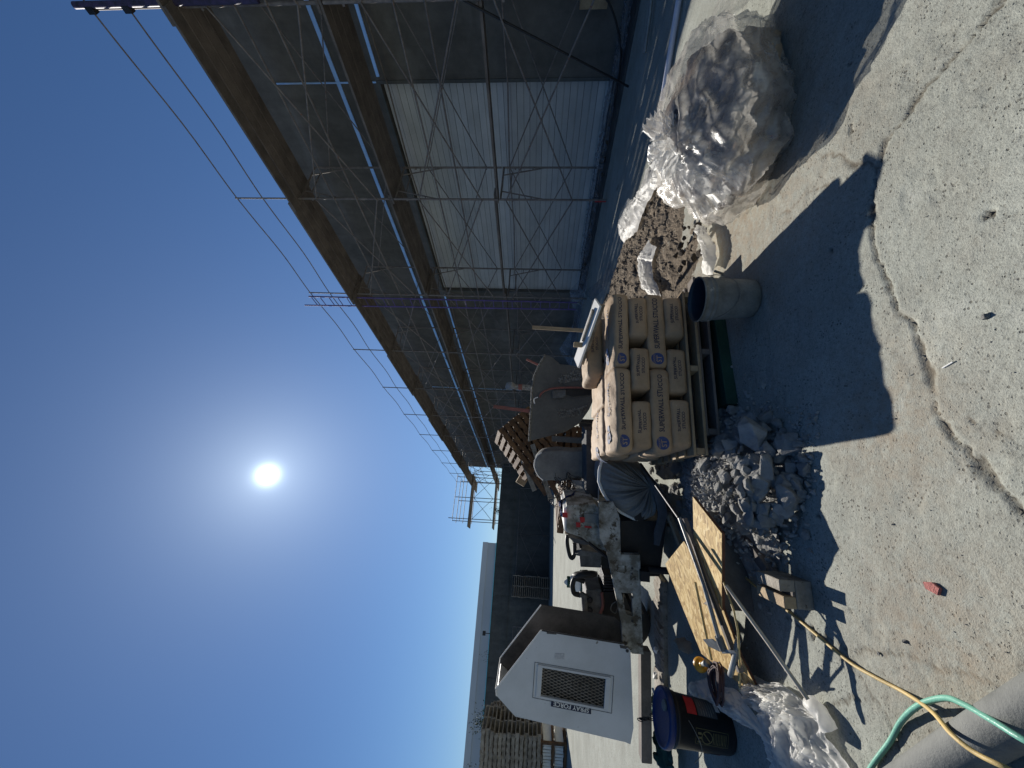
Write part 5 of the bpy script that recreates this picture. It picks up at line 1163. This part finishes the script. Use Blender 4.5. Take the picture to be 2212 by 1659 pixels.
o = MB().bar(G(1600, 1150, .05), G(1672, 1245, .03), .09, .04).build('rough_offcut', mt['plank'], None, .005); tag(o, 'rough brown offcut in the shadow behind the timber block', 'timber')

# hoses
def hose(pts, r_, mat, lab, nm, n=7): o = MB().tube(smoothpath([G(x, y, z) for x, y, z in pts], n), r_, 10).build(nm, mt[mat]); tag(o, lab, 'hose'); return o
hose([(1560, 1180, .06), (1598, 1234, .03), (1649, 1281, .02), (1698, 1317, .012), (1760, 1368, .01), (1832, 1428, .01), (1887, 1461, .012), (1953, 1495.5, .012), (2012, 1536, .07), (2055, 1585, .145), (2107, 1626, .15), (2173, 1659, .142), (2260, 1700, .08)], .0075, 'yhose', 'thin tan-yellow hose crossing the concrete to the corner', 'yellow_hose')
hose([(1820, 1760, .014), (1881, 1659, .014), (1922, 1603, .014), (1948, 1557, .02), (1986, 1523, .035), (2040, 1508, .06), (2081, 1521, .09), (2145, 1557, .125), (2212, 1598, .138), (2300, 1640, .11)], .0098, 'ghose', 'pale green garden hose looping under the yellow hose', 'green_hose')
pf = smoothpath([G(1740, 1870, .06), G(1870, 1755, .06), G(2017, 1659, .06), G(2115, 1598, .06), G(2212, 1541, .06), G(2340, 1475, .06), G(2600, 1390, .06)], 9)
o = MB().tube(pf, .062, 24).build('plaster_hose', mt['fat']); tag(o, 'fat dusty grey plaster hose across the near corner', 'hose')
# pink chip and small litter
pk_ = MB().prism([G(1999, 1257), G(2020, 1258), G(2037, 1272), G(2033, 1287), G(2005, 1272)], (0, 0, .012)).build('brick_chip', mt['pink'], None, .002); tag(pk_, 'pink-red brick chip lying alone on the concrete', 'brick chip')
o = MB().tube([G(2036, 795, .004), G(2058, 782, .004)], .0028, 6).build('nail', mt['white']); tag(o, 'tiny white nail or stick beside the main crack', 'nail')
for k, (X, Y, s) in enumerate(((1958, 1386, .024), (2133, 684, .03), (1900, 1412, .02), (1935, 905, .01), (1930, 1132, .016))):
    p = G(X, Y); o = rock(p.x, p.y, s*.2, s, ['dark pebble left of the pink brick chip', 'rough pebble right of the main crack', 'pale pebble lying in the left crack', 'tiny pebble at the bag shadow corner', 'small pebble below the bag shadow corner'][k]); o.name = 'pebble'; o['category'] = 'pebble'

# white plastic sheeting lower left
sheet([(1636, 1453), (1690, 1478), (1745, 1512), (1780, 1525), (1795, 1580), (1822, 1625), (1845, 1670), (1860, 1720)], [(1640, 1500), (1628, 1535), (1650, 1545), (1662, 1560), (1660, 1590), (1668, 1620), (1675, 1665), (1680, 1720)], .02, 260, 170, .075, .05, 3.6, 41, 'big crumpled white plastic sheet at the bottom left of the yard', zmin=.008, fold=11)
sheet([(1495, 1480), (1531, 1470), (1549, 1492), (1598, 1500), (1615, 1520), (1650, 1560), (1690, 1612)], [(1500, 1498), (1523, 1505), (1562, 1531), (1590, 1550), (1610, 1560), (1640, 1580), (1680, 1618)], .1, 170, 50, .055, .07, 5, 42, 'twisted white plastic sheet draped from the cord coil to the ground', z2=.06, fold=6)
r_ = smoothpath([G(1748, 1516, .05), G(1775, 1545, .05), G(1795, 1580, .04)], 8)
b = MB(); b.tube(r_, .035, 16); 
for v in b.v: v += Vector((noise.noise(v*25), noise.noise(v*25+Vector((4, 0, 0))), noise.noise(v*25+Vector((0, 4, 0)))))*.012
o = b.build('rolled_plastic', mt['pwhite']); tag(o, 'rolled bundle of white plastic at the end of the long pale pole', 'plastic sheet')

# ------------------------------------------------------------------ SHADE SIDE CLUTTER NEAR THE WALL
o = MB().tube([G(1476, -60, .05), G(1431, 217, .05)], .033, 16).build('white_pipe', mt['pvc']); tag(o, 'thick white plastic pipe lying on the shaded concrete behind the sack', 'pipe')
o = MB().tube([G(1412, -60, .06), G(1404, 30, .06), G(1392, 115, .06)], .028, 10).build('grey_conduit', mt['dust_pipe']); tag(o, 'thin grey conduit along the wall base behind the white pipe', 'pipe')
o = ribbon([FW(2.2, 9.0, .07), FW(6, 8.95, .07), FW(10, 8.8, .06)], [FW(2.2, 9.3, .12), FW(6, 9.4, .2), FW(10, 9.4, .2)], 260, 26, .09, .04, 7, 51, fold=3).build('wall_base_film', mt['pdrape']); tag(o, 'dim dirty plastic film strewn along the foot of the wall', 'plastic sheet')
top = []; bot = []
for k in range(40):
    s = 8.6+6.2*k/39; top.append(FW(s, 8.45, float(np.interp(s, [8.6, 9.4, 10.0, 10.6, 11.3, 12.3, 13.1, 13.6, 14.2, 14.8], [.1, .25, .55, .42, .25, .3, .5, .65, .4, .2])))); bot.append(FW(s, 8.2+.1*math.sin(s*9), .05))
vs = []; nv = 18
for i in range(40):
    for j in range(nv):
        t = j/(nv-1); q = top[i].lerp(bot[i], t)+FM*(noise.noise(Vector((i*.5, t*.8, 0)))*.12*(t+.2)); vs.append(q)
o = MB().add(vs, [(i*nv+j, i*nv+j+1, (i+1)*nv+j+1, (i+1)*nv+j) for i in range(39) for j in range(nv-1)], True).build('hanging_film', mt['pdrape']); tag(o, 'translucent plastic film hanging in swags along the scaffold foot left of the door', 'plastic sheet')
for k in range(14):
    s = rnd.uniform(2.6, 12); p = FW(s, rnd.uniform(8.8, 9.4), .1); o = rock(p.x, p.y, .1, rnd.uniform(.12, .3), 'dark lump of debris at the foot of the shaded wall', 'debris at the wall foot'); o.name = 'debris_lump'; o['category'] = 'debris'
    o.material_slots[0].link = 'OBJECT'; o.material_slots[0].material = mt['clod']
o = MB().tube(smoothpath([FW(3.0, 9.5, .9), FW(3.15, 9.3, .5), FW(3.5, 9.1, .25), FW(3.9, 9.0, .12), FW(4.6, 9.0, .1), FW(5.2, 9.1, .1)], 6), .02, 8).build('wall_cable', mt['black']); tag(o, 'black cable looping out of the meter box to the wall foot', 'cable')
for q in list(bpy.data.objects):
    if q.name.startswith('x.') or q.name == 'x': bpy.data.objects.remove(q)
print('objects', len(bpy.data.objects), 'tris', sum(len(m.loops)-2*len(m.polygons) for m in bpy.data.meshes))
